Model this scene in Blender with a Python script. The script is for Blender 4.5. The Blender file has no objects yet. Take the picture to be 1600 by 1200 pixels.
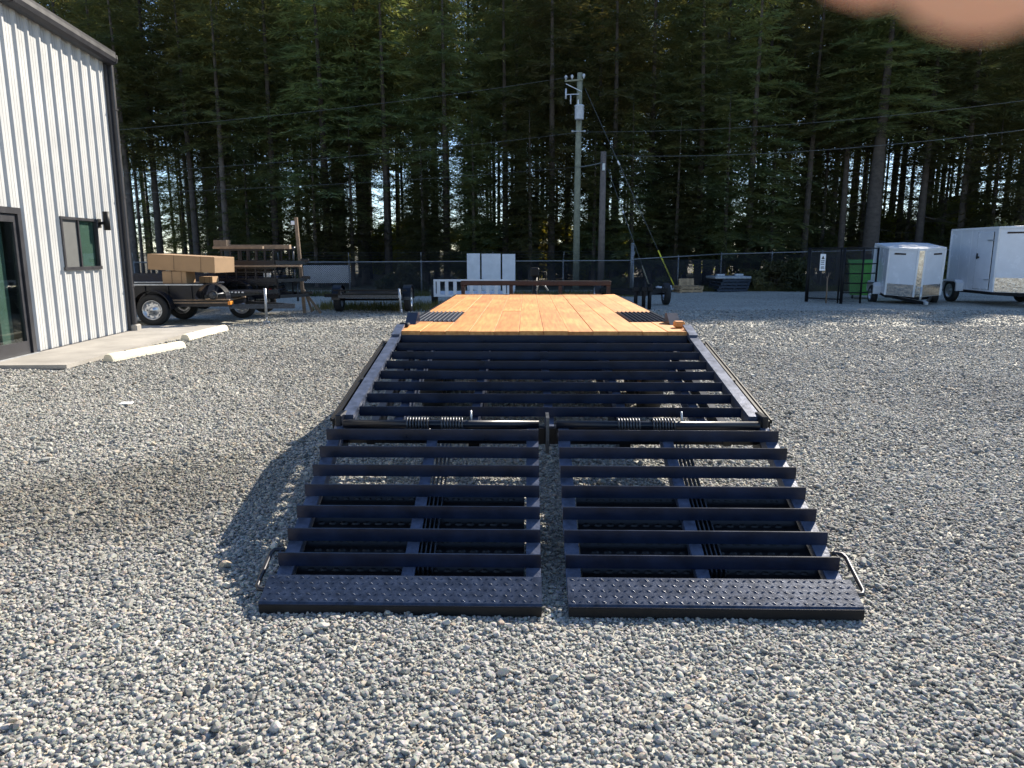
import bpy, math, random
import numpy as np
from mathutils import Vector, Matrix
R = math.radians
rng = random.Random(7)
SC = bpy.context.scene
COL = SC.collection

# ------------------------------------------------------------------ camera, sky, sun, exposure
CAM_H, PITCH = 1.577, math.atan(206 / 1130)
cam_d = bpy.data.cameras.new('camera'); cam = bpy.data.objects.new('camera', cam_d); COL.objects.link(cam)
cam.location = (0, 0, CAM_H); cam.rotation_euler = (math.pi / 2 - PITCH, 0, 0)
cam_d.sensor_width = 36; cam_d.lens = 36 * 1130 / 1600; cam_d.clip_start = .01; cam_d.clip_end = 3000
cam_d.dof.use_dof = True; cam_d.dof.focus_distance = 6.0; cam_d.dof.aperture_fstop = 7.0
SC.camera = cam
SUN_AZ, SUN_EL = R(38), R(35)            # azimuth from +Y towards +X
w = bpy.data.worlds.new('World'); SC.world = w; w.use_nodes = True
wn = w.node_tree.nodes; bg = wn['Background']
sky = wn.new('ShaderNodeTexSky'); sky.sky_type = 'NISHITA'; sky.sun_disc = False
sky.sun_elevation = SUN_EL; sky.sun_rotation = SUN_AZ; sky.air_density = .8; sky.dust_density = .05; sky.ozone_density = 2.5
w.node_tree.links.new(sky.outputs[0], bg.inputs[0]); bg.inputs[1].default_value = .105
sd = bpy.data.lights.new('sun', 'SUN'); sd.energy = 5.0; sd.angle = R(.5); sd.color = (1, .91, .77)
sun = bpy.data.objects.new('sun', sd); COL.objects.link(sun)
sdir = Vector((math.sin(SUN_AZ) * math.cos(SUN_EL), math.cos(SUN_AZ) * math.cos(SUN_EL), math.sin(SUN_EL)))
sun.rotation_euler = sdir.to_track_quat('Z', 'Y').to_euler()
sun.location = (30, 40, 40)
SC.view_settings.view_transform = 'Standard'; SC.view_settings.look = 'None'
SC.view_settings.exposure = 1.28; SC.view_settings.gamma = 1

# ------------------------------------------------------------------ helpers
def link_tag(o, label=None, cat=None, group=None, kind=None):
    if label: o['label'] = label
    if cat: o['category'] = cat
    if group: o['group'] = group
    if kind: o['kind'] = kind
    return o

def empty(name, loc=(0, 0, 0), rz=0, **k):
    o = bpy.data.objects.new(name, None); COL.objects.link(o)
    o.location = loc; o.rotation_euler = (0, 0, rz); o.empty_display_size = .2
    return link_tag(o, **k)

class MB:
    def __init__(s): s.v = []; s.f = []; s.M = Matrix.Identity(4); s.smooth = []
    def add(s, vs, fs, smooth=False):
        n = len(s.v); s.v += [tuple(s.M @ Vector(p)) for p in vs]
        s.f += [tuple(i + n for i in f) for f in fs]; s.smooth += [smooth] * len(fs); return s
    def box(s, x0, x1, y0, y1, z0, z1, c=0):
        if c <= 0:
            vs = [(x, y, z) for x in (x0, x1) for y in (y0, y1) for z in (z0, z1)]
            return s.add(vs, [(0, 1, 3, 2), (4, 6, 7, 5), (0, 4, 5, 1), (2, 3, 7, 6), (0, 2, 6, 4), (1, 5, 7, 3)])
        # chamfered box: 24 vertices
        c = min(c, (x1 - x0) * .45, (y1 - y0) * .45, (z1 - z0) * .45)
        lo, hi = (x0, y0, z0), (x1, y1, z1); vs = []; idx = {}
        for a in range(3):
            for sx in (0, 1):
                for sy in (0, 1):
                    for sz in (0, 1):
                        sg = (sx, sy, sz); p = []
                        for k in range(3):
                            e = hi[k] if sg[k] else lo[k]
                            if k != a: e += -c if sg[k] else c
                            p.append(e)
                        idx[(a, sg)] = len(vs); vs.append(p)
        fs = []
        for a in range(3):
            b, d = [(1, 2), (2, 0), (0, 1)][a]
            for sv in (0, 1):
                q = []
                for (i, j) in ((0, 0), (1, 0), (1, 1), (0, 1)):
                    sg = [0, 0, 0]; sg[a] = sv; sg[b] = i; sg[d] = j; q.append(idx[(a, tuple(sg))])
                fs.append(q if sv else q[::-1])
        for a in range(3):
            b, d = [(1, 2), (2, 0), (0, 1)][a]
            for i in (0, 1):
                for j in (0, 1):
                    s0 = [0, 0, 0]; s0[b] = i; s0[d] = j; s1 = list(s0); s1[a] = 1
                    s0, s1 = tuple(s0), tuple(s1)
                    q = [idx[(b, s0)], idx[(b, s1)], idx[(d, s1)], idx[(d, s0)]]
                    fs.append(q if (i == j) else q[::-1])
        for sg in [(x, y, z) for x in (0, 1) for y in (0, 1) for z in (0, 1)]:
            q = [idx[(0, sg)], idx[(1, sg)], idx[(2, sg)]]
            fs.append(q if sum(sg) % 2 else q[::-1])
        return s.add(vs, fs)
    def tube(s, pts, r, n=8, caps=True, smooth=True):
        pts = [Vector(p) for p in pts]; rs = r if isinstance(r, (list, tuple)) else [r] * len(pts)
        vs = []; fs = []; prev = None
        for i, p in enumerate(pts):
            d = (pts[min(i + 1, len(pts) - 1)] - pts[max(i - 1, 0)]).normalized()
            if prev is None:
                a = d.orthogonal().normalized()
            else:
                a = (prev - d * prev.dot(d)); a = a.normalized() if a.length > 1e-6 else d.orthogonal().normalized()
            prev = a; b = d.cross(a)
            for k in range(n):
                t = 2 * math.pi * k / n; vs.append(p + (a * math.cos(t) + b * math.sin(t)) * rs[i])
        for i in range(len(pts) - 1):
            for k in range(n):
                fs.append((i * n + k, i * n + (k + 1) % n, (i + 1) * n + (k + 1) % n, (i + 1) * n + k))
        if caps:
            fs.append(tuple(range(n))[::-1]); fs.append(tuple((len(pts) - 1) * n + k for k in range(n)))
        s.add(vs, fs); 
        if smooth:
            m = len(fs)
            for j in range(m - (2 if caps else 0)): s.smooth[len(s.smooth) - m + j] = True
        return s
    def beam(s, a, b, w_, h, up=(0, 0, 1)):
        """rectangular bar a->b, width w_ across, height h along up (a,b on the centre line)"""
        a, b = Vector(a), Vector(b); d = (b - a).normalized(); u = Vector(up); side = d.cross(u).normalized(); u = side.cross(d).normalized()
        vs = [p + side * (i * w_ / 2) + u * (j * h / 2) for p in (a, b) for i in (-1, 1) for j in (-1, 1)]
        return s.add(vs, [(0, 1, 3, 2), (4, 6, 7, 5), (0, 4, 5, 1), (2, 3, 7, 6), (0, 2, 6, 4), (1, 5, 7, 3)])
    def lathe(s, prof, n=24, axis='X', origin=(0, 0, 0), smooth=True):
        vs = []; fs = []; o = Vector(origin)
        for (h, r) in prof:
            for k in range(n):
                t = 2 * math.pi * k / n; c, q = r * math.cos(t), r * math.sin(t)
                vs.append(o + (Vector((h, c, q)) if axis == 'X' else Vector((c, q, h)) if axis == 'Z' else Vector((q, h, c))))
        for i in range(len(prof) - 1):
            for k in range(n):
                fs.append((i * n + k, i * n + (k + 1) % n, (i + 1) * n + (k + 1) % n, (i + 1) * n + k))
        return s.add(vs, fs, smooth)
    def prism(s, poly, z0, z1):
        n = len(poly); vs = [(x, y, z0) for x, y in poly] + [(x, y, z1) for x, y in poly]
        fs = [tuple(range(n))[::-1], tuple(range(n, 2 * n))] + [(i, (i + 1) % n, n + (i + 1) % n, n + i) for i in range(n)]
        return s.add(vs, fs)
    def mesh(s, name):
        me = bpy.data.meshes.new(name); me.from_pydata(s.v, [], s.f)
        if any(s.smooth): me.polygons.foreach_set('use_smooth', s.smooth)
        me.update(); return me
    def build(s, name, mat, parent=None, **k):
        o = bpy.data.objects.new(name, s.mesh(name)); COL.objects.link(o)
        o.data.materials.append(mat)
        if parent: o.parent = parent
        return link_tag(o, **k)

def copy_obj(o, parent=None):
    c = o.copy(); COL.objects.link(c); c.parent = parent; return c
def copy_tree(o, parent=None):
    c = copy_obj(o, parent)
    for ch in list(o.children): copy_tree(ch, c)
    return c

def pix(x, y, Y):
    """where the sight line of photo pixel (x, y) crosses the vertical plane at distance Y"""
    z = CAM_H - Y * math.tan(PITCH - math.atan((600 - y) / 1130))
    ax = Y * math.cos(PITCH) + (CAM_H - z) * math.sin(PITCH)
    return Vector(((x - 800) / 1130 * ax, Y, z))

# ------------------------------------------------------------------ materials
def mat(name, col=(.5, .5, .5), rough=.6, metal=0, spec=.5, var=0, var_scale=8, bump=0, bump_scale=60, col2=None,
        rand=0, coat=0, coords='Object', sharp=.5, sss=0):
    m = bpy.data.materials.new(name); m.use_nodes = True; nt = m.node_tree; N = nt.nodes; L = nt.links
    b = N['Principled BSDF']; b.inputs['Base Color'].default_value = (*col, 1); b.inputs['Roughness'].default_value = rough
    b.inputs['Metallic'].default_value = metal; b.inputs['Specular IOR Level'].default_value = spec
    if coat: b.inputs['Coat Weight'].default_value = coat; b.inputs['Coat Roughness'].default_value = .08
    if sss: b.inputs['Subsurface Weight'].default_value = sss; b.inputs['Subsurface Radius'].default_value = (.01, .004, .002); b.inputs['Subsurface Scale'].default_value = .6
    tc = N.new('ShaderNodeTexCoord'); src = tc.outputs[coords] if coords != 'World' else None
    if coords == 'World':
        g = N.new('ShaderNodeNewGeometry'); src = g.outputs['Position']
    out = None
    if var or col2:
        n1 = N.new('ShaderNodeTexNoise'); n1.inputs['Scale'].default_value = var_scale; n1.inputs['Detail'].default_value = 6; n1.inputs['Roughness'].default_value = .65
        L.new(src, n1.inputs['Vector'])
        rp = N.new('ShaderNodeValToRGB'); rp.color_ramp.elements[0].position = .5 - sharp * .4; rp.color_ramp.elements[1].position = .5 + sharp * .4
        c2 = col2 or tuple(c * (1 - var) for c in col); c1 = col if col2 else tuple(min(1, c * (1 + var)) for c in col)
        rp.color_ramp.elements[0].color = (*c2, 1); rp.color_ramp.elements[1].color = (*c1, 1)
        L.new(n1.outputs['Fac'], rp.inputs['Fac']); out = rp.outputs['Color']
        mr = N.new('ShaderNodeMapRange'); mr.inputs['To Min'].default_value = max(.02, rough - .12); mr.inputs['To Max'].default_value = min(1, rough + .12)
        L.new(n1.outputs['Fac'], mr.inputs['Value']); L.new(mr.outputs[0], b.inputs['Roughness'])
    if rand:
        oi = N.new('ShaderNodeObjectInfo'); mr2 = N.new('ShaderNodeMapRange'); mr2.inputs['To Min'].default_value = 1 - rand; mr2.inputs['To Max'].default_value = 1 + rand
        L.new(oi.outputs['Random'], mr2.inputs['Value'])
        hs = N.new('ShaderNodeHueSaturation'); L.new(mr2.outputs[0], hs.inputs['Value'])
        if out: L.new(out, hs.inputs['Color'])
        else: hs.inputs['Color'].default_value = (*col, 1)
        out = hs.outputs['Color']
    if out: L.new(out, b.inputs['Base Color'])
    if bump:
        n2 = N.new('ShaderNodeTexNoise'); n2.inputs['Scale'].default_value = bump_scale; n2.inputs['Detail'].default_value = 4; L.new(src, n2.inputs['Vector'])
        bp = N.new('ShaderNodeBump'); bp.inputs['Strength'].default_value = bump; bp.inputs['Distance'].default_value = .01
        L.new(n2.outputs['Fac'], bp.inputs['Height']); L.new(bp.outputs[0], b.inputs['Normal'])
    return m

BLACK = mat('black_paint', (.004, .006, .012), .32, var=.5, var_scale=3, spec=.35, bump=.05, bump_scale=30)
BLACKM = mat('black_matte', (.006, .006, .007), .55, spec=.25, var=.4, var_scale=6)
SLATM = mat('slat_paint_skyblue', (.001, .0065, .024), .32, var=.5, var_scale=7, spec=.32, bump=.04, bump_scale=25)  # black paint with the blue of the reflected sky put into its base colour
DARKST = mat('dark_steel', (.05, .055, .065), .4, var=.5, var_scale=20, metal=.6)
WORNST = mat('worn_steel_skyblue', (.026, .037, .064), .33, var=.5, var_scale=25, metal=.35, bump=.1, bump_scale=90)  # worn plate; its blue reflection is painted into the base colour
UNDER = mat('under_paint', (.006, .006, .007), .42, var=.5, var_scale=9, spec=.35)
HANDLE = mat('handle_steel', (.03, .03, .035), .4, metal=.5, var=.4, var_scale=30)
RAILM = mat('rail_steel_sunlit', (.075, .09, .135), .36, var=.5, var_scale=18, metal=.3, bump=.1, bump_scale=80)  # lighter steel: sunlight on the rail tops painted into the colour
RUSTY = mat('rusty_primer', (.028, .014, .010), .7, var=.5, var_scale=12)
RUBBER = mat('rubber', (.012, .012, .013), .75, var=.4, var_scale=10)
SILVER = mat('silver_rim', (.55, .56, .58), .3, metal=.9, var=.2, var_scale=15)
GALV = mat('galvanised', (.42, .44, .46), .45, metal=.6, var=.25, var_scale=14)
WHITEP = mat('white_gloss', (.62, .64, .68), .25, var=.06, var_scale=2.5, coat=.3)
WHITEM = mat('white_matte', (.62, .63, .65), .6, var=.12, var_scale=3)
PANELW = mat('panel_white', (.41, .413, .41), .42, var=.09, var_scale=1.1)
BRONZE = mat('dark_bronze', (.028, .028, .033), .4, var=.2, var_scale=6)
CONC = mat('concrete', (.30, .28, .25), .85, var=.22, var_scale=1.6, bump=.3, bump_scale=40)
STOPC = mat('stop_concrete', (.66, .60, .46), .9, var=.12, var_scale=5, bump=.3, bump_scale=60)
CARD = mat('cardboard', (.33, .21, .115), .85, var=.1, var_scale=4)
CARDT = mat('packing_tape', (.38, .25, .14), .35)
LUMBER = mat('lumber', (.23, .16, .105), .8, var=.3, var_scale=9, rand=.25)
PALLETW = mat('pallet_wood', (.38, .26, .15), .85, var=.3, var_scale=9, rand=.2)
PALLETB = mat('painted_pallet', (.025, .036, .055), .7, var=.4, var_scale=8)
GREENB = mat('green_plastic', (.09, .33, .06), .5, var=.2, var_scale=4)
SKIN = mat('skin', (.62, .37, .27), .5, col2=(.62, .27, .19), var_scale=45, sss=.5)
POLEW = mat('treated_pole', (.20, .205, .15), .85, var=.3, var_scale=6, bump=.3)
POLEG = mat('grey_pole', (.15, .125, .11), .9, var=.3, var_scale=6, bump=.3)
YELLOW = mat('yellow_plastic', (.75, .66, .05), .5)
TAN = mat('tan_plastic', (.45, .38, .22), .5)
WIREM = mat('wire', (.12, .13, .13), .5, metal=.5)
FENCEW = mat('fence_wire', (.035, .04, .052), .5, metal=.3)
FPOST = mat('fence_post', (.20, .21, .22), .5, metal=.5, var=.2, var_scale=8)
TRANSF = mat('transformer_grey', (.45, .49, .55), .5, var=.15)
ORANGE = mat('orange_lens', (.75, .25, .03), .3)
REDL = mat('red_lens', (.45, .03, .03), .3)
LETTER = mat('white_lettering', (.7, .7, .7), .5)
INK = mat('black_ink', (.02, .02, .02), .6)
SIGNW = mat('sign_white', (.75, .76, .78), .4)
POLISHED = mat('polished_tread', (.6, .6, .58), .22, metal=1, var=.25, var_scale=14, bump=.5, bump_scale=14)
GREENW = mat('green_reflection', (.10, .15, .125), .6, var=.08)  # colour of the greenish reflection in window and door glass
SCREENM = mat('insect_screen', (.075, .078, .078), .7, var=.1)
INTER = mat('room_interior', (.05, .05, .055), .8, var=.3, var_scale=2)
PLASTIC = mat('plastic_bag', (.6, .62, .66), .4)

def glass_mat():
    m = bpy.data.materials.new('window_glass'); m.use_nodes = True; nt = m.node_tree; N = nt.nodes; L = nt.links
    N.remove(N['Principled BSDF']); out = N['Material Output']
    t = N.new('ShaderNodeBsdfTransparent'); t.inputs[0].default_value = (.75, .82, .8, 1)
    g = N.new('ShaderNodeBsdfGlossy'); g.inputs['Roughness'].default_value = .02
    lw_ = N.new('ShaderNodeLayerWeight'); pw_ = N.new('ShaderNodeMath'); pw_.operation = 'POWER'; pw_.inputs[1].default_value = 5; L.new(lw_.outputs['Facing'], pw_.inputs[0]); fr = N.new('ShaderNodeMath'); fr.operation = 'MULTIPLY_ADD'; fr.inputs[1].default_value = .8; fr.inputs[2].default_value = .05; L.new(pw_.outputs[0], fr.inputs[0])
    mx = N.new('ShaderNodeMixShader'); L.new(fr.outputs[0], mx.inputs[0]); L.new(t.outputs[0], mx.inputs[1]); L.new(g.outputs[0], mx.inputs[2]); L.new(mx.outputs[0], out.inputs[0])
    return m
GLASS = glass_mat()

def wood_mat():
    m = bpy.data.materials.new('deck_wood'); m.use_nodes = True; nt = m.node_tree; N = nt.nodes; L = nt.links; b = N['Principled BSDF']
    tc = N.new('ShaderNodeTexCoord'); oi = N.new('ShaderNodeObjectInfo')
    ad = N.new('ShaderNodeVectorMath'); ad.operation = 'ADD'; cb = N.new('ShaderNodeCombineXYZ')
    ml = N.new('ShaderNodeMath'); ml.operation = 'MULTIPLY'; ml.inputs[1].default_value = 37
    L.new(oi.outputs['Random'], ml.inputs[0]); L.new(ml.outputs[0], cb.inputs[1]); L.new(ml.outputs[0], cb.inputs[0])
    L.new(tc.outputs['Object'], ad.inputs[0]); L.new(cb.outputs[0], ad.inputs[1])
    mp = N.new('ShaderNodeMapping'); mp.inputs['Scale'].default_value = (22, 1.2, 22); L.new(ad.outputs[0], mp.inputs[0])
    n1 = N.new('ShaderNodeTexNoise'); n1.inputs['Scale'].default_value = 1.6; n1.inputs['Detail'].default_value = 7; L.new(mp.outputs[0], n1.inputs['Vector'])
    r1 = N.new('ShaderNodeValToRGB'); e = r1.color_ramp.elements
    e[0].position = .3; e[0].color = (.42, .155, .035, 1); e[1].position = .68; e[1].color = (.62, .285, .078, 1)
    L.new(n1.outputs['Fac'], r1.inputs[0])
    n2 = N.new('ShaderNodeTexNoise'); n2.inputs['Scale'].default_value = 1.3; n2.inputs['Detail'].default_value = 4; L.new(ad.outputs[0], n2.inputs['Vector'])
    r2 = N.new('ShaderNodeValToRGB'); e = r2.color_ramp.elements; e[0].position = .42; e[0].color = (.86, .77, .68, 1); e[1].position = .62; e[1].color = (1.1, 1.12, 1.15, 1)
    L.new(n2.outputs['Fac'], r2.inputs[0])
    mx = N.new('ShaderNodeMix'); mx.data_type = 'RGBA'; mx.blend_type = 'MULTIPLY'; mx.inputs[0].default_value = .9
    L.new(r1.outputs[0], mx.inputs[6]); L.new(r2.outputs[0], mx.inputs[7])
    hs = N.new('ShaderNodeHueSaturation'); mr = N.new('ShaderNodeMapRange'); mr.inputs['To Min'].default_value = .93; mr.inputs['To Max'].default_value = 1.09
    L.new(oi.outputs['Random'], mr.inputs[0]); L.new(mr.outputs[0], hs.inputs['Value']); L.new(mx.outputs[2], hs.inputs['Color'])
    L.new(hs.outputs[0], b.inputs['Base Color']); b.inputs['Roughness'].default_value = .6
    bp = N.new('ShaderNodeBump'); bp.inputs['Strength'].default_value = .25; bp.inputs['Distance'].default_value = .004; L.new(n1.outputs['Fac'], bp.inputs['Height']); L.new(bp.outputs[0], b.inputs['Normal'])
    return m
WOOD = wood_mat()

def gravel_mat(name, stones):
    """grey crushed stone; stones=True colours one loose stone each, False draws the packed bed beyond them"""
    m = bpy.data.materials.new(name); m.use_nodes = True; nt = m.node_tree; N = nt.nodes; L = nt.links; b = N['Principled BSDF']
    g = N.new('ShaderNodeNewGeometry'); b.inputs['Roughness'].default_value = .85; b.inputs['Specular IOR Level'].default_value = .3
    if stones:
        oi = N.new('ShaderNodeObjectInfo'); fac = oi.outputs['Random']
    else:
        vo = N.new('ShaderNodeTexVoronoi'); vo.inputs['Scale'].default_value = 30; L.new(g.outputs['Position'], vo.inputs['Vector'])
        sp = N.new('ShaderNodeSeparateColor'); L.new(vo.outputs['Color'], sp.inputs[0]); fac = sp.outputs[0]
    rp = N.new('ShaderNodeValToRGB'); cr = rp.color_ramp; cr.interpolation = 'LINEAR'
    cols = [(0, (.10, .10, .095)), (.16, (.22, .219, .202)), (.45, (.322, .318, .292)), (.74, (.395, .387, .352)), (.9, (.405, .38, .327)), (.97, (.35, .28, .21)), (1, (.53, .52, .48))]
    cr.elements[0].position = 0; cr.elements[0].color = (*cols[0][1], 1); cr.elements[1].position = 1; cr.elements[1].color = (*cols[-1][1], 1)
    for p, c in cols[1:-1]:
        e = cr.elements.new(p); e.color = (*c, 1)
    L.new(fac, rp.inputs[0])
    # broad dirty / dusty drift of the yard
    n1 = N.new('ShaderNodeTexNoise'); n1.inputs['Scale'].default_value = .45; n1.inputs['Detail'].default_value = 8; n1.inputs['Roughness'].default_value = .6; L.new(g.outputs['Position'], n1.inputs['Vector'])
    r1 = N.new('ShaderNodeValToRGB'); r1.color_ramp.elements[0].position = .36; r1.color_ramp.elements[0].color = (.82, .82, .82, 1); r1.color_ramp.elements[1].position = .6; r1.color_ramp.elements[1].color = (1, 1, .985, 1)
    L.new(n1.outputs['Fac'], r1.inputs[0])
    mx = N.new('ShaderNodeMix'); mx.data_type = 'RGBA'; mx.blend_type = 'MULTIPLY'; mx.inputs[0].default_value = 1
    L.new(rp.outputs[0], mx.inputs[6]); L.new(r1.outputs[0], mx.inputs[7])
    # darker, earthier band of driven-over gravel on the left
    sx = N.new('ShaderNodeSeparateXYZ'); L.new(g.outputs['Position'], sx.inputs[0])
    n2 = N.new('ShaderNodeTexNoise'); n2.inputs['Scale'].default_value = .8; n2.inputs['Detail'].default_value = 6; L.new(g.outputs['Position'], n2.inputs['Vector'])
    def mth(op, a, c):
        q = N.new('ShaderNodeMath'); q.operation = op
        for i, x in enumerate((a, c)):
            if isinstance(x, (int, float)): q.inputs[i].default_value = x
            else: L.new(x, q.inputs[i])
        return q.outputs[0]
    # band centre line Y = 6.4 + .45*(X+2)
    cy = mth('ADD', mth('MULTIPLY', sx.outputs[0], .55), 6.0)
    dy = mth('ABSOLUTE', mth('SUBTRACT', sx.outputs[1], cy), 0)
    band = mth('SUBTRACT', 1.15, mth('MULTIPLY', dy, .75))
    left = mth('MULTIPLY', mth('ADD', sx.outputs[0], 1.3), -.8)
    k = mth('MINIMUM', band, left)
    k = mth('ADD', k, mth('MULTIPLY', mth('SUBTRACT', n2.outputs['Fac'], .5), 1.6))
    mr = N.new('ShaderNodeMapRange'); mr.inputs['From Min'].default_value = .1; mr.inputs['From Max'].default_value = .8; mr.inputs['To Max'].default_value = .75; L.new(k, mr.inputs[0])
    m2 = N.new('ShaderNodeMix'); m2.data_type = 'RGBA'; m2.blend_type = 'MULTIPLY'; L.new(mr.outputs[0], m2.inputs[0]); L.new(mx.outputs[2], m2.inputs[6]); m2.inputs[7].default_value = (.56, .54, .50, 1)
    # bed colour paler at each cell centre, darker towards its edge
    col = m2.outputs[2]
    if not stones:
        md = N.new('ShaderNodeMix'); md.data_type = 'RGBA'; md.blend_type = 'MULTIPLY'; md.inputs[0].default_value = 1
        rr = N.new('ShaderNodeValToRGB'); rr.color_ramp.elements[0].position = .0; rr.color_ramp.elements[0].color = (1.5, 1.5, 1.46, 1); rr.color_ramp.elements[1].position = 1; rr.color_ramp.elements[1].color = (.75, .75, .73, 1)
        ds = mth('MULTIPLY', vo.outputs['Distance'], 1.0)
        L.new(ds, rr.inputs[0]); L.new(col, md.inputs[6]); L.new(rr.outputs[0], md.inputs[7]); col = md.outputs[2]
        bp = N.new('ShaderNodeBump'); bp.inputs['Strength'].default_value = .8; bp.inputs['Distance'].default_value = .012; bp.invert = True
        L.new(vo.outputs['Distance'], bp.inputs['Height']); L.new(bp.outputs[0], b.inputs['Normal'])
    else:
        n3 = N.new('ShaderNodeTexNoise'); n3.inputs['Scale'].default_value = 120; L.new(g.outputs['Position'], n3.inputs['Vector'])
        mv = N.new('ShaderNodeMix'); mv.data_type = 'RGBA'; mv.blend_type = 'OVERLAY'; mv.inputs[0].default_value = .35; L.new(col, mv.inputs[6]); L.new(n3.outputs['Color'], mv.inputs[7])
        hs = N.new('ShaderNodeHueSaturation'); hs.inputs['Saturation'].default_value = .95; L.new(mv.outputs[2], hs.inputs['Color']); col = hs.outputs[0]
    L.new(col, b.inputs['Base Color'])
    return m
GRAVEL_BED = gravel_mat('gravel_bed', False); GRAVEL_ST = gravel_mat('gravel_stone', True)

def leaf_mat(name, c_dark, c_light, trans=.35, hue=.03, val=.35):
    m = bpy.data.materials.new(name); m.use_nodes = True; nt = m.node_tree; N = nt.nodes; L = nt.links
    b = N['Principled BSDF']; out = N['Material Output']; b.inputs['Roughness'].default_value = .6; b.inputs['Specular IOR Level'].default_value = .25
    g = N.new('ShaderNodeNewGeometry'); oi = N.new('ShaderNodeObjectInfo')
    n1 = N.new('ShaderNodeTexNoise'); n1.inputs['Scale'].default_value = .9; n1.inputs['Detail'].default_value = 5; L.new(g.outputs['Position'], n1.inputs['Vector'])
    rp = N.new('ShaderNodeValToRGB'); rp.color_ramp.elements[0].position = .38; rp.color_ramp.elements[0].color = (*c_dark, 1); rp.color_ramp.elements[1].position = .66; rp.color_ramp.elements[1].color = (*c_light, 1)
    L.new(n1.outputs['Fac'], rp.inputs[0])
    hs = N.new('ShaderNodeHueSaturation'); a = N.new('ShaderNodeMapRange'); a.inputs['To Min'].default_value = .5 - hue; a.inputs['To Max'].default_value = .5 + hue * .5
    c = N.new('ShaderNodeMapRange'); c.inputs['To Min'].default_value = 1 - val; c.inputs['To Max'].default_value = 1 + val
    L.new(oi.outputs['Random'], a.inputs[0]); L.new(oi.outputs['Random'], c.inputs[0]); L.new(a.outputs[0], hs.inputs['Hue']); L.new(c.outputs[0], hs.inputs['Value']); L.new(rp.outputs[0], hs.inputs['Color'])
    L.new(hs.outputs[0], b.inputs['Base Color'])
    t = N.new('ShaderNodeBsdfTranslucent'); tm_ = N.new('ShaderNodeMix'); tm_.data_type = 'RGBA'; tm_.blend_type = 'MULTIPLY'; tm_.inputs[0].default_value = 1; L.new(hs.outputs[0], tm_.inputs[6]); tm_.inputs[7].default_value = (1.85, 1.68, .9, 1); L.new(tm_.outputs[2], t.inputs[0])
    mx = N.new('ShaderNodeMixShader'); mx.inputs[0].default_value = trans; L.new(b.outputs[0], mx.inputs[1]); L.new(t.outputs[0], mx.inputs[2]); L.new(mx.outputs[0], out.inputs[0])
    return m
FIR = leaf_mat('fir_needles', (.095, .122, .068), (.18, .185, .085), .5, .05, .4)
BUSH = leaf_mat('bush_leaves', (.05, .06, .025), (.13, .12, .05), .4)
LEAFY = leaf_mat('leafy_green', (.10, .13, .02), (.26, .26, .05), .55)
BARK = mat('fir_bark', (.075, .062, .054), .95, var=.4, var_scale=5, bump=.6, bump_scale=12, rand=.35)
FLOORM = mat('forest_floor', (.10, .075, .045), .95, col2=(.05, .055, .025), var_scale=.8, bump=.5, bump_scale=6, coords='World')

# ------------------------------------------------------------------ ground
def ground_z(x, y):
    return .012 * np.sin(x * 1.7 + .6 * np.sin(y * 1.1)) * np.sin(y * 1.3 + x * .4) + .006 * np.sin(x * 4.1 + 1) * np.sin(y * 3.7)
mb = MB(); mb.add([(-900, -60, -.06), (900, -60, -.06), (900, 1800, -.06), (-900, 1800, -.06)], [(0, 1, 2, 3)])
mb.build('ground', FLOORM, kind='structure')
xs = np.arange(-34, 40.01, .25); ys = np.arange(-5, 34.01, .25)
gx, gy = np.meshgrid(xs, ys, indexing='ij'); gz = ground_z(gx, gy)
edge = np.clip((gy - 30.5) / 2.5, 0, 1); gz = gz - edge * .10
V = np.stack([gx, gy, gz], -1).reshape(-1, 3); ny_ = len(ys); F = []
for i in range(len(xs) - 1):
    a = i * ny_
    F += [(a + j, a + ny_ + j, a + ny_ + j + 1, a + j + 1) for j in range(ny_ - 1)]
me = bpy.data.meshes.new('gravel_yard'); me.from_pydata(V.tolist(), [], F); me.polygons.foreach_set('use_smooth', [True] * len(F)); me.update()
o = bpy.data.objects.new('gravel_yard', me); COL.objects.link(o); me.materials.append(GRAVEL_BED); o['kind'] = 'structure'

# loose stones: source shapes live in an unlinked collection, one point mesh instances them
def stone_mesh(i):
    r = np.random.RandomState(100 + i)
    bm_ = __import__('bmesh').new(); __import__('bmesh').ops.create_icosphere(bm_, subdivisions=2, radius=1)
    nrm = r.normal(size=(9, 3)); nrm /= np.linalg.norm(nrm, axis=1)[:, None]; dd = r.uniform(.52, .9, 9)
    sc = np.array([r.uniform(.95, 1.35), r.uniform(.75, 1.0), r.uniform(.5, .75)])
    for v in bm_.verts:
        p = np.array(v.co)
        for _ in range(2):
            for k in range(9):
                q = p @ nrm[k] - dd[k]
                if q > 0: p = p - nrm[k] * q * .95
        v.co = Vector(p * sc)
    m_ = bpy.data.meshes.new('stone'); bm_.to_mesh(m_); bm_.free()
    m_.materials.append(GRAVEL_ST)
    return m_
stones = bpy.data.collections.new('stone_shapes')
for i in range(9): stones.objects.link(bpy.data.objects.new('stone', stone_mesh(i)))
nr = np.random.RandomState(3); P_ = []; S_ = []
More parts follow.
